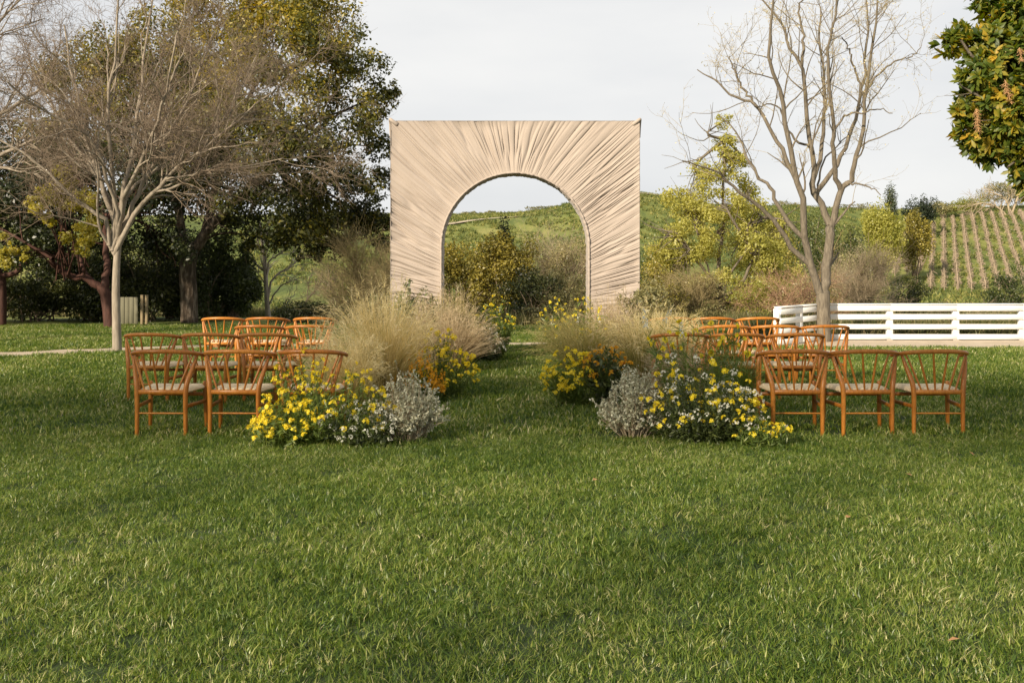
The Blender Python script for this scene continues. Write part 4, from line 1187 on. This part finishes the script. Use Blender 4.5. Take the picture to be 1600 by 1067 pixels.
# bare white tree beside the oak
D5 = 31.0
org = W(420, 497, D5); org[2] = ground_z(org[0], org[1])
tw_ = thing('bare_tree', 'slender whitish bare tree in front of the green hillside', 'tree', org)
L5 = [([(420, 503), (417, 470), (415, 430), (413, 400), (408, 370), (405, 345)], .09, .03, 0), ([(418, 475), (424, 440), (440, 425), (460, 412), (472, 390)], .045, .015, .3), ([(415, 440), (420, 410), (436, 398), (452, 388)], .035, .012, -.3), ([(419, 480), (432, 455), (455, 440), (475, 432)], .03, .01, -.2), ([(416, 450), (405, 430), (398, 420)], .025, .01, 0), ([(412, 405), (420, 380), (426, 360)], .022, .01, 0), ([(422, 490), (445, 478), (464, 452)], .022, .008, .3)]
P, R = limbs(L5, D5)
m = MB(); m.add(*tubes(P[:1], R[:1], 10)); m.build('trunk', M['barkpale'], tw_, org, True)
m = MB(); m.add(*tubes(P[1:], R[1:], 6))
P2, R2 = sprout(P, R, 60, .3, .9, 40, .05, 4, .55, .3, 1, .18, .007); m.add(*tubes(P2, R2, 4))
P3, R3 = sprout(P2, R2, 260, .15, .5, 40, .03, 3, .6, .3, 1, .18, .005); m.add(*tubes(P3, R3, 3))
m.build('branch', M['barkpale'], tw_, org)
# dead branch right of it
org = W(468, 497, 29.0); org[2] = ground_z(org[0], org[1])
db = thing('dead_sapling', 'leaning dead sapling with forked grey branches right of the white tree', 'tree', org)
P, R = limbs([([(466, 497), (480, 468), (498, 448), (504, 425)], .035, .012, 0), ([(480, 468), (482, 440), (488, 420)], .02, .008, 0), ([(495, 452), (512, 456)], .015, .006, .2)], 29.0)
m = MB(); m.add(*tubes(P, R, 6)); Q, RQ = sprout(P, R, 40, .2, .6, 40, 0, 3, .5, .3, 1, .2, .005); m.add(*tubes(Q, RQ, 3)); m.build('trunk', M['barkgrey'], db, org)

# brush between the oak and the arch
shrub('straw_bush', 'big pale straw-coloured twiggy bush left of the arch', 'shrub', 565, 27.0, 2.3, 2.25, 'spring', 1800, .05, .022, 'twigstraw', 30, .3, t0=.3, twigs=520)
shrub('straw_bush', 'twiggy straw bush touching the left arch leg from behind', 'shrub', 620, 25.8, 1.7, 1.75, 'sage', 1500, .05, .022, 'twigstraw', 26, .3, t0=.6, twigs=420)
shrub('straw_bush', 'grey twiggy bush low in front of the bare white tree', 'shrub', 520, 28.4, 2.2, 1.5, 'sage', 1200, .05, .022, 'twigpale', 26, .3, t0=.5, twigs=300)
# seen through the arch
shrub('olive_bush', 'large yellow-olive bush in the middle of the arch opening', 'shrub', 790, 27.5, 2.2, 2.25, 'olive', 12000, .075, .04, 'twig', 46, .24, t0=.52)
shrub('olive_bush', 'yellow-olive bush at the left side of the arch opening', 'shrub', 715, 28.2, 2.4, 2.15, 'olive', 10000, .07, .04, 'twig', 40, .24, t0=.55)
shrub('dark_shrub', 'dark low shrub at the centre of the arch opening below the olive bush', 'shrub', 830, 26.6, 1.9, 1.35, 'darkleaf', 6500, .07, .035, 'twig', 30, .28, t0=.45)
shrub('sage_bush', 'pale grey-green twiggy bush at the right side of the arch opening', 'shrub', 893, 28.0, 2.2, 2.3, 'sage', 7500, .06, .03, 'twigpale', 40, .25, t0=.85, twigs=260)
shrub('sage_bush', 'lower grey-green bush right of the dark shrub in the arch opening', 'shrub', 880, 26.6, 1.7, 1.35, 'sage', 5000, .06, .03, 'twigstraw', 30, .26, t0=.35, twigs=120)
shrub('dark_conifer', 'dark pointed conifer rising behind the olive bush', 'tree', 788, 38.0, 1.5, 3.35, 'bluegreen', 7000, .10, .04, 'twig', 44, .24, t0=.35, taper=.75)
shrub('dark_conifer', 'shorter dark conifer left of the pointed one', 'tree', 765, 38.5, 1.4, 2.7, 'bluegreen', 4500, .10, .04, 'twig', 34, .25, t0=.25, taper=.6)
shrub('sage_bush', 'thin pale twiggy sapling on the slope right of the conifers', 'shrub', 845, 44.0, 2.4, 3.6, 'sage', 900, .08, .04, 'twigpale', 26, .25, t0=.6, twigs=160)
# right of the arch
leafy_tree('spring_tree', 'yellow-green leafing tree with forked trunk right of the arch', 28.0,
    [([(1130, 503), (1128, 478), (1126, 465)], .11, .10, 0), ([(1126, 468), (1124, 430), (1124, 395), (1130, 350), (1130, 300), (1133, 220)], .07, .025, .2), ([(1124, 466), (1112, 440), (1095, 415), (1078, 395)], .055, .03, -.3), ([(1128, 472), (1150, 450), (1168, 425), (1185, 390), (1190, 340)], .06, .03, .3), ([(1127, 470), (1140, 430), (1160, 400), (1168, 380)], .04, .02, -.4), ([(1110, 440), (1100, 400), (1098, 380)], .03, .015, 0)],
    'barkgrey', [(1130, 190, 14, 0, .1), (1128, 225, 20, 0, .05), (1135, 262, 30, 0, 0), (1100, 290, 34, 0, 0), (1060, 320, 34, -.3, .05), (1085, 345, 40, -.5, .08), (1130, 320, 38, -.4, .05), (1170, 300, 34, .3, 0), (1195, 340, 34, .4, -.05), (1180, 380, 38, -.3, 0), (1205, 400, 28, 0, -.05), (1060, 375, 34, 0, .05), (1080, 405, 30, 0, 0), (1150, 400, 34, .6, 0), (1045, 425, 34, 0, 0), (1190, 440, 34, .2, -.05), (1075, 455, 34, .3, -.1), (1205, 470, 28, .4, -.1), (1150, 250, 22, .4, 0), (1040, 460, 30, .3, 0), (1110, 440, 30, -.6, 0), (1160, 455, 34, -.4, 0), (1225, 430, 26, .3, 0), (1030, 385, 24, 0, .05), (1110, 375, 30, -.8, .1), (1215, 370, 24, .2, 0), (1120, 480, 26, .6, -.05)],
    40000, .075, .042, 'spring', .86, (1130, 500), sub=9, ssize=.48, fill=.3)
nst = MB(); P = catmull([W(1123, 366, 27.4), W(1126, 362, 27.4), W(1131, 361, 27.4)], 8)
nst.add(*capped(P, np.array([.06, .085, .1, .11, .11, .1, .085, .06]), 9)); 
q, rq = sprout(P[None], np.full((1, 8), .1), 60, .08, .2, 70, 0, 2, .06, 0, 1, .3, .004); nst.add(*tubes(q, rq, 3))
no_ = nst.build('bird_nest', M['nest'], None, W(1126, 366, 27.4)); no_.location = W(1126, 366, 27.4); tag(no_, 'dark twig nest in the yellow-green leafing tree', 'nest')
rs = [('sage_bush', 'olive bush behind the right arch leg', 1005, 27.5, 2.4, 1.9, 'olive', 7000, 'twig', .45, 0),
      ('straw_bush', 'tall dry grass-like bush at the foot of the yellow-green tree', 1085, 26.4, 2.2, 1.25, 'sage', 2500, 'twigstraw', .55, 420),
      ('straw_bush', 'straw bush between the right arch leg and the yellow-green tree', 1030, 25.9, 1.7, 1.15, 'olive', 3500, 'twigstraw', .3, 200),
      ('russet_bush', 'russet twiggy bush left of the grey bare tree', 1255, 25.6, 2.1, 1.35, 'sage', 900, 'twigred', .7, 300),
      ('russet_bush', 'low russet bush behind the short fence section', 1195, 26.2, 2.2, 1.15, 'spring', 3200, 'twigred', .45, 260),
      ('grey_bush', 'grey leafless bush behind the fence, right of the grey bare tree', 1350, 27.0, 2.1, 1.75, 'sage', 700, 'twigpale', .5, 620),
      ('dark_shrub', 'dark rounded shrub behind the fence, left of the vineyard rows', 1418, 29.0, 1.35, 1.15, 'darkleaf', 5200, 'twig', .5, 0),
      ('dark_shrub', 'dark shrub behind the fence in front of the vineyard rows', 1574, 29.0, 1.5, 1.35, 'midgreen', 5200, 'twig', .35, 0),
      ('sage_bush', 'yellow-green low bush behind the fence by the grey tree trunk', 1310, 28.0, 1.8, 1.2, 'spring', 3000, 'twigstraw', .2, 120),
      ('grey_bush', 'low dry brush under the vineyard behind the fence', 1490, 26.0, 4.2, .55, 'sage', 1500, 'twigpale', .3, 500)]
for nm, lb, px, d, w, h, mt, n_, stm, t0, twg in rs:
    shrub(nm, lb, 'shrub', px, d, w, h, mt, n_, .06, .03, stm, 36, .26, t0=t0, twigs=twg)

# T9: big grey bare tree right
D9 = 20.2
org = W(1287, 535, D9); org[2] = 0
t9 = thing('bare_tree', 'tall grey bare tree with many upright stems by the white fence', 'tree', org)
L9 = [
    ([(1287, 540), (1287, 520), (1286, 485), (1286, 458)], .155, .135, 0),
    ([(1284, 466), (1275, 445), (1265, 410), (1258, 376), (1254, 330), (1246, 286), (1238, 250), (1226, 190), (1221, 150), (1206, 109), (1202, 67), (1206, 20), (1208, -30)], .085, .018, -.9),
    ([(1288, 466), (1290, 445), (1293, 404), (1297, 358), (1298, 350)], .105, .082, .2),
    ([(1298, 354), (1293, 344), (1281, 321), (1270, 291), (1272, 270), (1267, 228), (1259, 169), (1251, 101), (1234, 72), (1225, 45), (1187, -5)], .080, .016, .5),
    ([(1298, 354), (1308, 327), (1315, 293), (1328, 284), (1333, 262), (1340, 236), (1351, 196), (1351, 150), (1364, 75), (1371, 34), (1369, -20)], .072, .016, -.5),
    ([(1312, 298), (1306, 270), (1302, 232), (1303, 200), (1296, 142), (1294, 86), (1304, 37), (1310, -20)], .055, .016, -1.2),
    ([(1284, 300), (1304, 262), (1329, 205), (1343, 150), (1356, 67), (1354, -20)], .055, .016, 1.0),
    ([(1274, 288), (1284, 241), (1287, 185), (1289, 124), (1279, 56), (1285, 10)], .05, .016, 1.6),
    ([(1265, 412), (1230, 380), (1210, 346), (1187, 323), (1162, 305), (1137, 283), (1122, 270), (1094, 259), (1065, 252)], .055, .010, -1.0),
    ([(1257, 374), (1235, 352), (1215, 318), (1202, 290), (1186, 280), (1165, 240), (1157, 217), (1127, 180)], .052, .011, .3),
    ([(1246, 284), (1226, 243), (1206, 206), (1180, 165), (1142, 150), (1116, 127), (1090, 109)], .05, .010, .6),
    ([(1180, 165), (1161, 139), (1146, 109), (1138, 90)], .03, .009, .3),
    ([(1318, 286), (1332, 286), (1356, 292), (1378, 305)], .028, .008, -.4),
    ([(1251, 105), (1256, 60), (1249, 15), (1262, -20)], .034, .012, .3),
    ([(1268, 235), (1240, 215), (1212, 165), (1180, 168)], .028, .010, -.5),
    ([(1303, 205), (1322, 180), (1345, 176), (1372, 170), (1395, 178)], .024, .008, -.6),
    ([(1350, 150), (1338, 110), (1325, 75), (1318, 60)], .026, .009, -.5),
    ([(1352, 155), (1368, 120), (1395, 98), (1420, 90), (1438, 78)], .026, .008, .2),
    ([(1276, 340), (1277, 300), (1290, 250), (1322, 215)], .03, .012, 1.5),
]
P, R = limbs(L9, D9, 20)
R[0, 0] *= 1.2
m = MB(); m.add(*tubes(P[:1], R[:1], 14)); m.build('trunk', M['barkgrey'], t9, org, True)
m = MB(); m.add(*tubes(P[1:], R[1:], 9))
P2, R2 = sprout(P[1:], R[1:], 120, .4, 1.5, 46, .16, 6, .42, .35, 1, .16, .006); m.add(*tubes(P2, R2, 5))
m.build('limb', M['barkgrey'], t9, org, True)
m = MB()
P3, R3 = sprout(np.concatenate([P2, P2]), np.concatenate([R2, R2]), 520, .2, .8, 45, .12, 4, .5, .2, 1, .2, .004); m.add(*tubes(P3, R3, 3))
P4, R4 = sprout(P3, R3, 1700, .08, .4, 45, .10, 3, .6, .2, 1, .2, .003); m.add(*tubes(P4, R4, 3))
m.build('twigs', M['twigstraw'], t9, org)
# buds and a few seed balls on the twig ends
n = 2600; i = rng.integers(0, len(P4), n); C = P4[i, -1] + rng.normal(size=(n, 3)) * .02
V, f = leaf_quads(C, rand_dirs(n, .5), rand_dirs(n), .034, .018)
m = MB(); m.add(V, f, np.repeat(rng.random(n), 4)); m.build('buds', M['plume'], t9, org)

# broad-leaved evergreen reaching in at the top right
D10 = 10.4
org = np.array([6.9, D10 + .6, 0])
t10 = thing('broadleaf_tree', 'broad-leaved evergreen reaching in at the upper right corner', 'tree', org)
P, R = limbs([([(1820, 650), (1815, 480), (1805, 300), (1790, 160)], .15, .11, .0), ([(1808, 330), (1740, 240), (1640, 170), (1560, 130), (1495, 62)], .07, .012, -.2), ([(1800, 220), (1720, 130), (1630, 50), (1540, 5)], .06, .012, .2), ([(1806, 330), (1730, 290), (1640, 250), (1570, 260)], .05, .01, -.4), ([(1790, 160), (1760, 40), (1740, -80)], .07, .02, 0), ([(1640, 170), (1580, 190), (1530, 150), (1500, 130)], .025, .008, -.3)], D10 + .6)
m = MB(); m.add(*tubes(P[:1], R[:1], 12)); m.build('trunk', M['barkgrey'], t10, org, True)
m = MB(); m.add(*tubes(P[1:], R[1:], 7))
Q, RQ = sprout(P[1:], R[1:], 110, .12, .34, 50, .05, 4, .4, .2, .8, .15, .004); m.add(*tubes(Q, RQ, 4)); m.build('branch', M['barkgrey'], t10, org)
big = [(1590, 60, 70, 0), (1640, 120, 90, .3), (1560, 110, 42, -.2), (1545, 165, 40, -.2), (1580, 200, 60, -.3), (1650, 220, 80, 0), (1610, 270, 42, -.2), (1582, 262, 26, -.3), (1525, 72, 22, -.1), (1500, 62, 20, 0), (1478, 72, 15, 0), (1505, 48, 14, .1), (1540, 75, 24, -.2), (1525, 2, 12, 0), (1560, -8, 26, .1), (1620, 0, 60, 0), (1720, 150, 110, .3), (1740, 20, 110, .3), (1800, 120, 120, 0), (1860, 60, 110, 0), (1800, -60, 110, 0), (1680, -70, 90, 0), (1520, 122, 34, -.2), (1516, 175, 32, -.1), (1530, 210, 34, 0), (1548, 225, 34, 0)]
rc = []
for px, py, r, dep in big:
    c = W(px, py, D10 + .6); c[1] += dep; rr = r * (D10 + .6) / F
    k = max(6, int(1500 * rr ** 2)) if px < 1660 else int(220 * rr ** 2)
    d_ = rand_dirs(k); rc.append(np.column_stack([c + d_ * rr * (.55 + .45 * rng.random(k))[:, None] * np.array([1, .8, 1]), d_]))
rc = np.concatenate(rc)
def rosette_leaf(L, Wd):
    # pointed leaf folded along its midrib: 3 cross rows
    V = np.array([[0, 0, 0], [Wd * .42, L * .35, .10 * Wd], [0, L * .38, -.02 * L], [-Wd * .42, L * .35, .10 * Wd], [Wd * .5, L * .65, .05 * Wd - .03 * L], [0, L * .68, -.06 * L], [-Wd * .5, L * .65, .05 * Wd - .03 * L], [0, L, -.14 * L]])
    Ft = np.array([[0, 1, 2], [0, 2, 3], [4, 7, 5], [5, 7, 6]]); Fq = np.array([[1, 4, 5, 2], [2, 5, 6, 3]])
    return V, Ft, Fq
LV, LFt, LFq = rosette_leaf(.118, .042)
nl = 9
N = len(rc); Cc = np.repeat(rc[:, :3], nl, 0); ax0 = norm(rc[:, 3:] + rng.normal(size=(N, 3)) * .5 + [0, 0, .35]); ax0 = np.repeat(ax0, nl, 0)
pp = rng.normal(size=(N * nl, 3)); pp -= (pp * ax0).sum(1, keepdims=True) * ax0; pp = norm(pp)
spl = (.35 + .75 * rng.random(N * nl))[:, None]
yd = norm(ax0 * np.cos(spl * 1.4) + pp * np.sin(spl * 1.4)); zd = norm(ax0 - (ax0 * yd).sum(1, keepdims=True) * yd + 1e-4); xd = np.cross(yd, zd)
sz = (.6 + .6 * rng.random(N * nl))
VV = Cc[:, None, :] + sz[:, None, None] * (LV[None, :, 0:1] * xd[:, None] + LV[None, :, 1:2] * yd[:, None] + LV[None, :, 2:3] * zd[:, None])
tt = np.clip(np.repeat(.48 + .22 * rng.normal(size=N), nl) + .14 * rng.normal(size=N * nl), 0, 1)
sx_ = 800 + Cc[:, 0] / Cc[:, 1] * F; sy_ = 414 - (Cc[:, 2] - EYE) / Cc[:, 1] * F
vis = (sx_ < 1600) & (sy_ > -5)
facing = Cc[:, 1] + rng.random(len(Cc)) * .15 - .25 * sz
order = np.argsort(np.where(vis, facing, 99))[:300]
sel = np.zeros(len(Cc), bool); sel[order] = True
lm = []
for k in range(6):
    mb = MB(); mb.add(LV, LFq, .15 + .15 * k); mb.Ft.append(LFt); lm.append(mb.mesh('leaf', M['broad']))
from mathutils import Matrix
for q in order:
    o = link('leaf', lm[int(np.clip(round((tt[q] - .15) / .15), 0, 5))], t10)
    mat4 = Matrix(((xd[q, 0], yd[q, 0], zd[q, 0], 0), (xd[q, 1], yd[q, 1], zd[q, 1], 0), (xd[q, 2], yd[q, 2], zd[q, 2], 0), (0, 0, 0, 1)))
    o.location = tuple(Cc[q] - org); o.rotation_euler = mat4.to_euler(); o.scale = (sz[q],) * 3
rest = ~sel; nr = rest.sum()
mb = MB(); b8 = np.arange(nr)[:, None, None] * 8
mb.add(VV[rest].reshape(-1, 3), (b8 + LFq[None]).reshape(-1, 4), np.repeat(tt[rest], 8)); mb.Ft.append((b8 + LFt[None]).reshape(-1, 3))
tag(mb.build('foliage', M['broad'], t10, org), kind='stuff')
# drooping blossom sprays
n = 14
for px, py in [(1570, 125), (1575, 140), (1525, 170), (1593, 75), (1526, 185)]:
    c = W(px, py, D10 + .1)
    P_ = np.stack([c, c + [.01, 0, -.06], c + [.02, -.01, -.14]])[None]
    q, rq = sprout(P_, np.full((1, 3), .004), 60, .02, .07, 75, -.3, 2, .5, 0, 1, .2, .0035)
    mb = MB(); mb.add(*tubes(P_, np.full((1, 3), .004), 4)); mb.add(*tubes(q, rq, 3), .6); mb.build('blossom_spray', M['pinkbloom'], t10, org)

# ------------------------------------------------------------------ far hillside
VINE = ['short vine row half hidden by the yellow-green tree', 'short vine row just right of the yellow-green tree', 'short vine row ending above the dark rounded shrub',
        'first full-length vine row right of the dark rounded shrub', 'second full-length vine row from the dark rounded shrub', 'third full-length vine row from the dark rounded shrub',
        'fourth full-length vine row from the dark rounded shrub', 'fifth full-length vine row from the dark rounded shrub', 'vine row running down behind the dark shrub at the fence',
        'vine row just right of the dark shrub at the fence', 'vine row leading up to the wide bare hilltop tree', 'last but one vine row before the picture edge', 'outermost vine row at the picture edge']
for i in range(-3, 10):
    xb, yb = (654 + 21.5 * i) * 112 / F, 112.0
    xt, yt = (659 + 14.8 * i) * 188 / F, 188.0
    if i < 0: yb_ = 130.0
    else: yb_ = 112.0
    n = 46
    k = np.linspace((yb_ - 112) / 76, 1, n)
    x = xb + (xt - xb) * k; y = yb + (yt - yb) * k; z = height(x, y)
    org = np.array([x[0], y[0], z[0]])
    m = MB()
    P = np.stack([np.stack([x, y, z - .1], -1), np.stack([x, y, z + 1.15 + .2 * rng.random(n)], -1)], 1)
    t = thing('vine_row', VINE[i + 3], 'vine row', org, group='vine rows on the hillside')
    m.add(*tubes(P, np.full((n, 2), .05), 4)); tag(m.build('trellis_posts', M['vine'], t, org), kind='stuff'); m = MB()
    nv = 560
    kk = rng.random(nv) * (1 - k[0]) + k[0]; xv = xb + (xt - xb) * kk; yv = yb + (yt - yb) * kk; zv = height(xv, yv) + .25 + .75 * rng.random(nv)
    c = np.stack([xv + rng.normal(size=nv) * .16, yv, zv], -1); dv = rand_dirs(nv, .6) * .32
    m.add(*tubes(np.stack([c - dv, c + dv], 1), np.full((nv, 2), .035), 3))
    tag(m.build('vines', M['vine'], t, org), kind='stuff')

def hill_tree(nm, lb, px, d, wpx, ytop, mt, n_, L_, W_, t0, tp=.1, size=.28, group=None):
    x = (px - 800) * d / F
    z0 = ground_z(x, d)
    shrub(nm, lb, 'tree', px, d, wpx * d / F, max(1.2, EYE - (ytop - 414) * d / F - z0), mt, n_, L_, W_, 'twig', 44, size, t0=t0, taper=tp, group=group, crown=tp < .3)
hill_tree('conifer_tree', 'grey-green pointed conifer on the skyline left of the dark round tree', 1391, 150, 52, 296, 'bluegreen', 4200, .3, .14, .75, .75)
hill_tree('round_tree', 'dark rounded tree on the skyline above the vineyard', 1436, 165, 58, 306, 'bluegreen', 5200, .3, .16, .2)
hill_tree('spring_tree', 'yellow-green tree at the left edge of the vineyard rows', 1376, 118, 86, 326, 'spring', 12000, .25, .15, .7)
hill_tree('spring_tree', 'smaller olive tree overlapping the first vine rows', 1430, 122, 56, 340, 'olive', 7000, .24, .14, .5)
hill_tree('yellow_shrub', 'yellow shrub on the slope top above the vines', 1512, 206, 70, 312, 'spring', 3000, .3, .18, .3)
hill_tree('sage_tree', 'sage bush on the hilltop left of the yellow shrub', 1474, 206, 46, 318, 'sage', 1800, .34, .18, .5)
# bare oak at the right frame edge on the slope
D11 = 186.0
org = W(1578, 352, D11); org[2] = ground_z(org[0], org[1])
zt = org[2]; py0 = 414 - (zt - EYE) * F / D11
tx_ = thing('bare_tree', 'wide grey bare tree on the vineyard slope at the right edge', 'tree', org)
P, R = limbs([([(1578, py0 + 2), (1578, 352), (1580, 335)], .42, .32, 0), ([(1580, 345), (1560, 325), (1535, 318), (1518, 322)], .14, .05, 0), ([(1580, 340), (1570, 310), (1545, 300)], .14, .05, 1), ([(1580, 340), (1590, 310), (1600, 295), (1620, 290)], .14, .05, -1), ([(1580, 340), (1610, 330), (1640, 335)], .14, .05, 0)], D11)
m = MB(); m.add(*tubes(P[:1], R[:1], 8)); m.build('trunk', M['barkgrey'], tx_, org)
m = MB(); R[1:] *= 1.5; m.add(*tubes(P[1:], R[1:], 6)); Q, RQ = sprout(P[1:], R[1:], 90, 1.5, 4.5, 45, .1, 4, .5, .2, 1, .2, .045); m.add(*tubes(Q, RQ, 4))
Q2, RQ2 = sprout(Q, RQ, 600, .6, 2.2, 45, .05, 3, .6, .2, 1, .2, .032); m.add(*tubes(Q2, RQ2, 3)); m.build('branch', M['twigpale'], tx_, org)
hill_tree('sage_tree', 'grey-olive tree on the hilltop at the right edge', 1572, 208, 100, 290, 'sage', 4200, .32, .2, .3)
# scattered bushes along the ridges
k = 0
sk = [(700, 3, 1.6), (735, 4, 2.2), (765, 3, 1.8), (835, 5, 2.6), (858, 4, 1.8), (905, 4, 1.4), (1085, 6, 2.2), (1225, 6, 2.6), (1250, 5, 2.0), (1330, 6, 2.2), (1352, 7, 2.8), (1460, 6, 3.2)]
SKL = ['tiny skyline bush by the left inner edge of the arch', 'second tiny skyline bush in the arch opening', 'tiny skyline bush just left of the dark conifer tip', 'tiny skyline bush right of the middle of the arch opening',
       'tiny skyline bush next to the widest one in the arch opening', 'tiny skyline bush by the right inner edge of the arch', 'skyline bush behind the yellow-green leafing tree', 'skyline bush behind the low limb of the grey bare tree',
       'skyline bush just left of the grey bare tree stems', 'skyline bush just right of the grey bare tree stems', 'skyline bush next to the pointed conifer on its left', 'skyline bush between the dark round tree and the vines']
for (px, w, h), lb in zip(sk, SKL):
    d = 222.0
    shrub('ridge_bush', lb, 'shrub', px, d, w, h * .5, 'sage', 420, .3, .18, 'twig', 14, .36, 'bushes along the ridge', t0=.25)
# middle-distance wood along the valley right of the arch
hill_tree('valley_tree', 'dark green tree far behind the grey bare tree stems', 1310, 78, 90, 352, 'darkleaf', 4500, .17, .10, .7)
hill_tree('valley_tree', 'olive tree in the valley between the two bare tree stems', 1262, 84, 80, 345, 'midgreen', 4500, .17, .10, .5)
hill_tree('valley_tree', 'olive-green valley tree behind the yellow-green leafing tree', 1208, 72, 90, 345, 'olive', 4500, .16, .09, .4)
hill_tree('valley_tree', 'dark valley tree just right of the arch', 1028, 74, 80, 376, 'midgreen', 4000, .16, .09, .4)
hill_tree('valley_tree', 'valley tree seen beyond the right arch leg', 975, 68, 80, 386, 'midgreen', 4000, .16, .09, .4)
hill_tree('valley_tree', 'grey-green valley tree left of the vineyard foot', 1340, 64, 60, 392, 'sage', 3500, .14, .08, .4)

# ------------------------------------------------------------------ trees outside the frame that shade the lawn
def shade_tree(x, y, h, w, z0, n, label):
    org = np.array([x, y, 0.0])
    t = thing('shade_tree', label, 'tree', org, group='tall trees in the row behind the lawn')
    P = np.array([catmull([org, org + [.1, .1, z0 * .6], org + [.2, 0, z0 + .6]], 8)])
    MB().add(*tubes(P, np.linspace(.16, .09, 8)[None], 10)).build('trunk', M['barkgrey'], t, org, True)
    B = sub_blobs((x, y, (z0 + h) / 2), (w / 2, w / 2, (h - z0) / 2), 70, w * .16, shell=.2)
    blob_leaves(MB(), B, n, .16, .10, .5).build('crown', M['midgreen'], t, org)
def shade_at(yc, xc, ytree, w, thick, n, label):
    """a tall tree behind the camera whose crown shades the lawn round (xc, yc)"""
    dist = (yc - ytree) / -SUN_TO[1]
    zc = dist * math.tan(SUN_EL)
    shade_tree(xc + SUN_TO[0] * dist, ytree, zc + thick / 2, w, zc - thick / 2, n, label)
for k, (xc, yc) in enumerate([(-7.5, 10.6), (-3.2, 11.2), (1.2, 11.3), (5.4, 11.0), (9.6, 11.4)]):
    shade_at(yc, xc, -8.0 - .6 * (k % 2), 5.4, 2.0, 4200, ['first', 'second', 'third', 'fourth', 'last'][k] + ' tall high-crowned tree of the row behind the lawn')

# ------------------------------------------------------------------ small things on the lawn
LF = ['dry leaf on the lawn before the outer front chair, right block', 'dry leaf alone on the lawn below the silver shrubs', 'dry leaf on the lawn a little before the right front chairs', 'dry leaf out on the open lawn, right of centre', 'dry leaf closest to the viewer, low at the right']
for (px, py), lb in zip([(1518, 718), (930, 760), (1420, 752), (1325, 820), (1490, 1018)], LF):
    d = EYE * F / (py - 414); c = W(px, py, d); c[2] = .05
    V, f = leaf_quads(np.zeros((1, 3)), rand_dirs(1) * [1, 1, .2], np.array([[.2, -.2, 1.0]]), .05, .03, .2)
    o = MB().add(V, f).build('fallen_leaf', M['dryleaf']); o.location = c
    tag(o, lb, 'leaf', 'dry leaves on the near lawn')
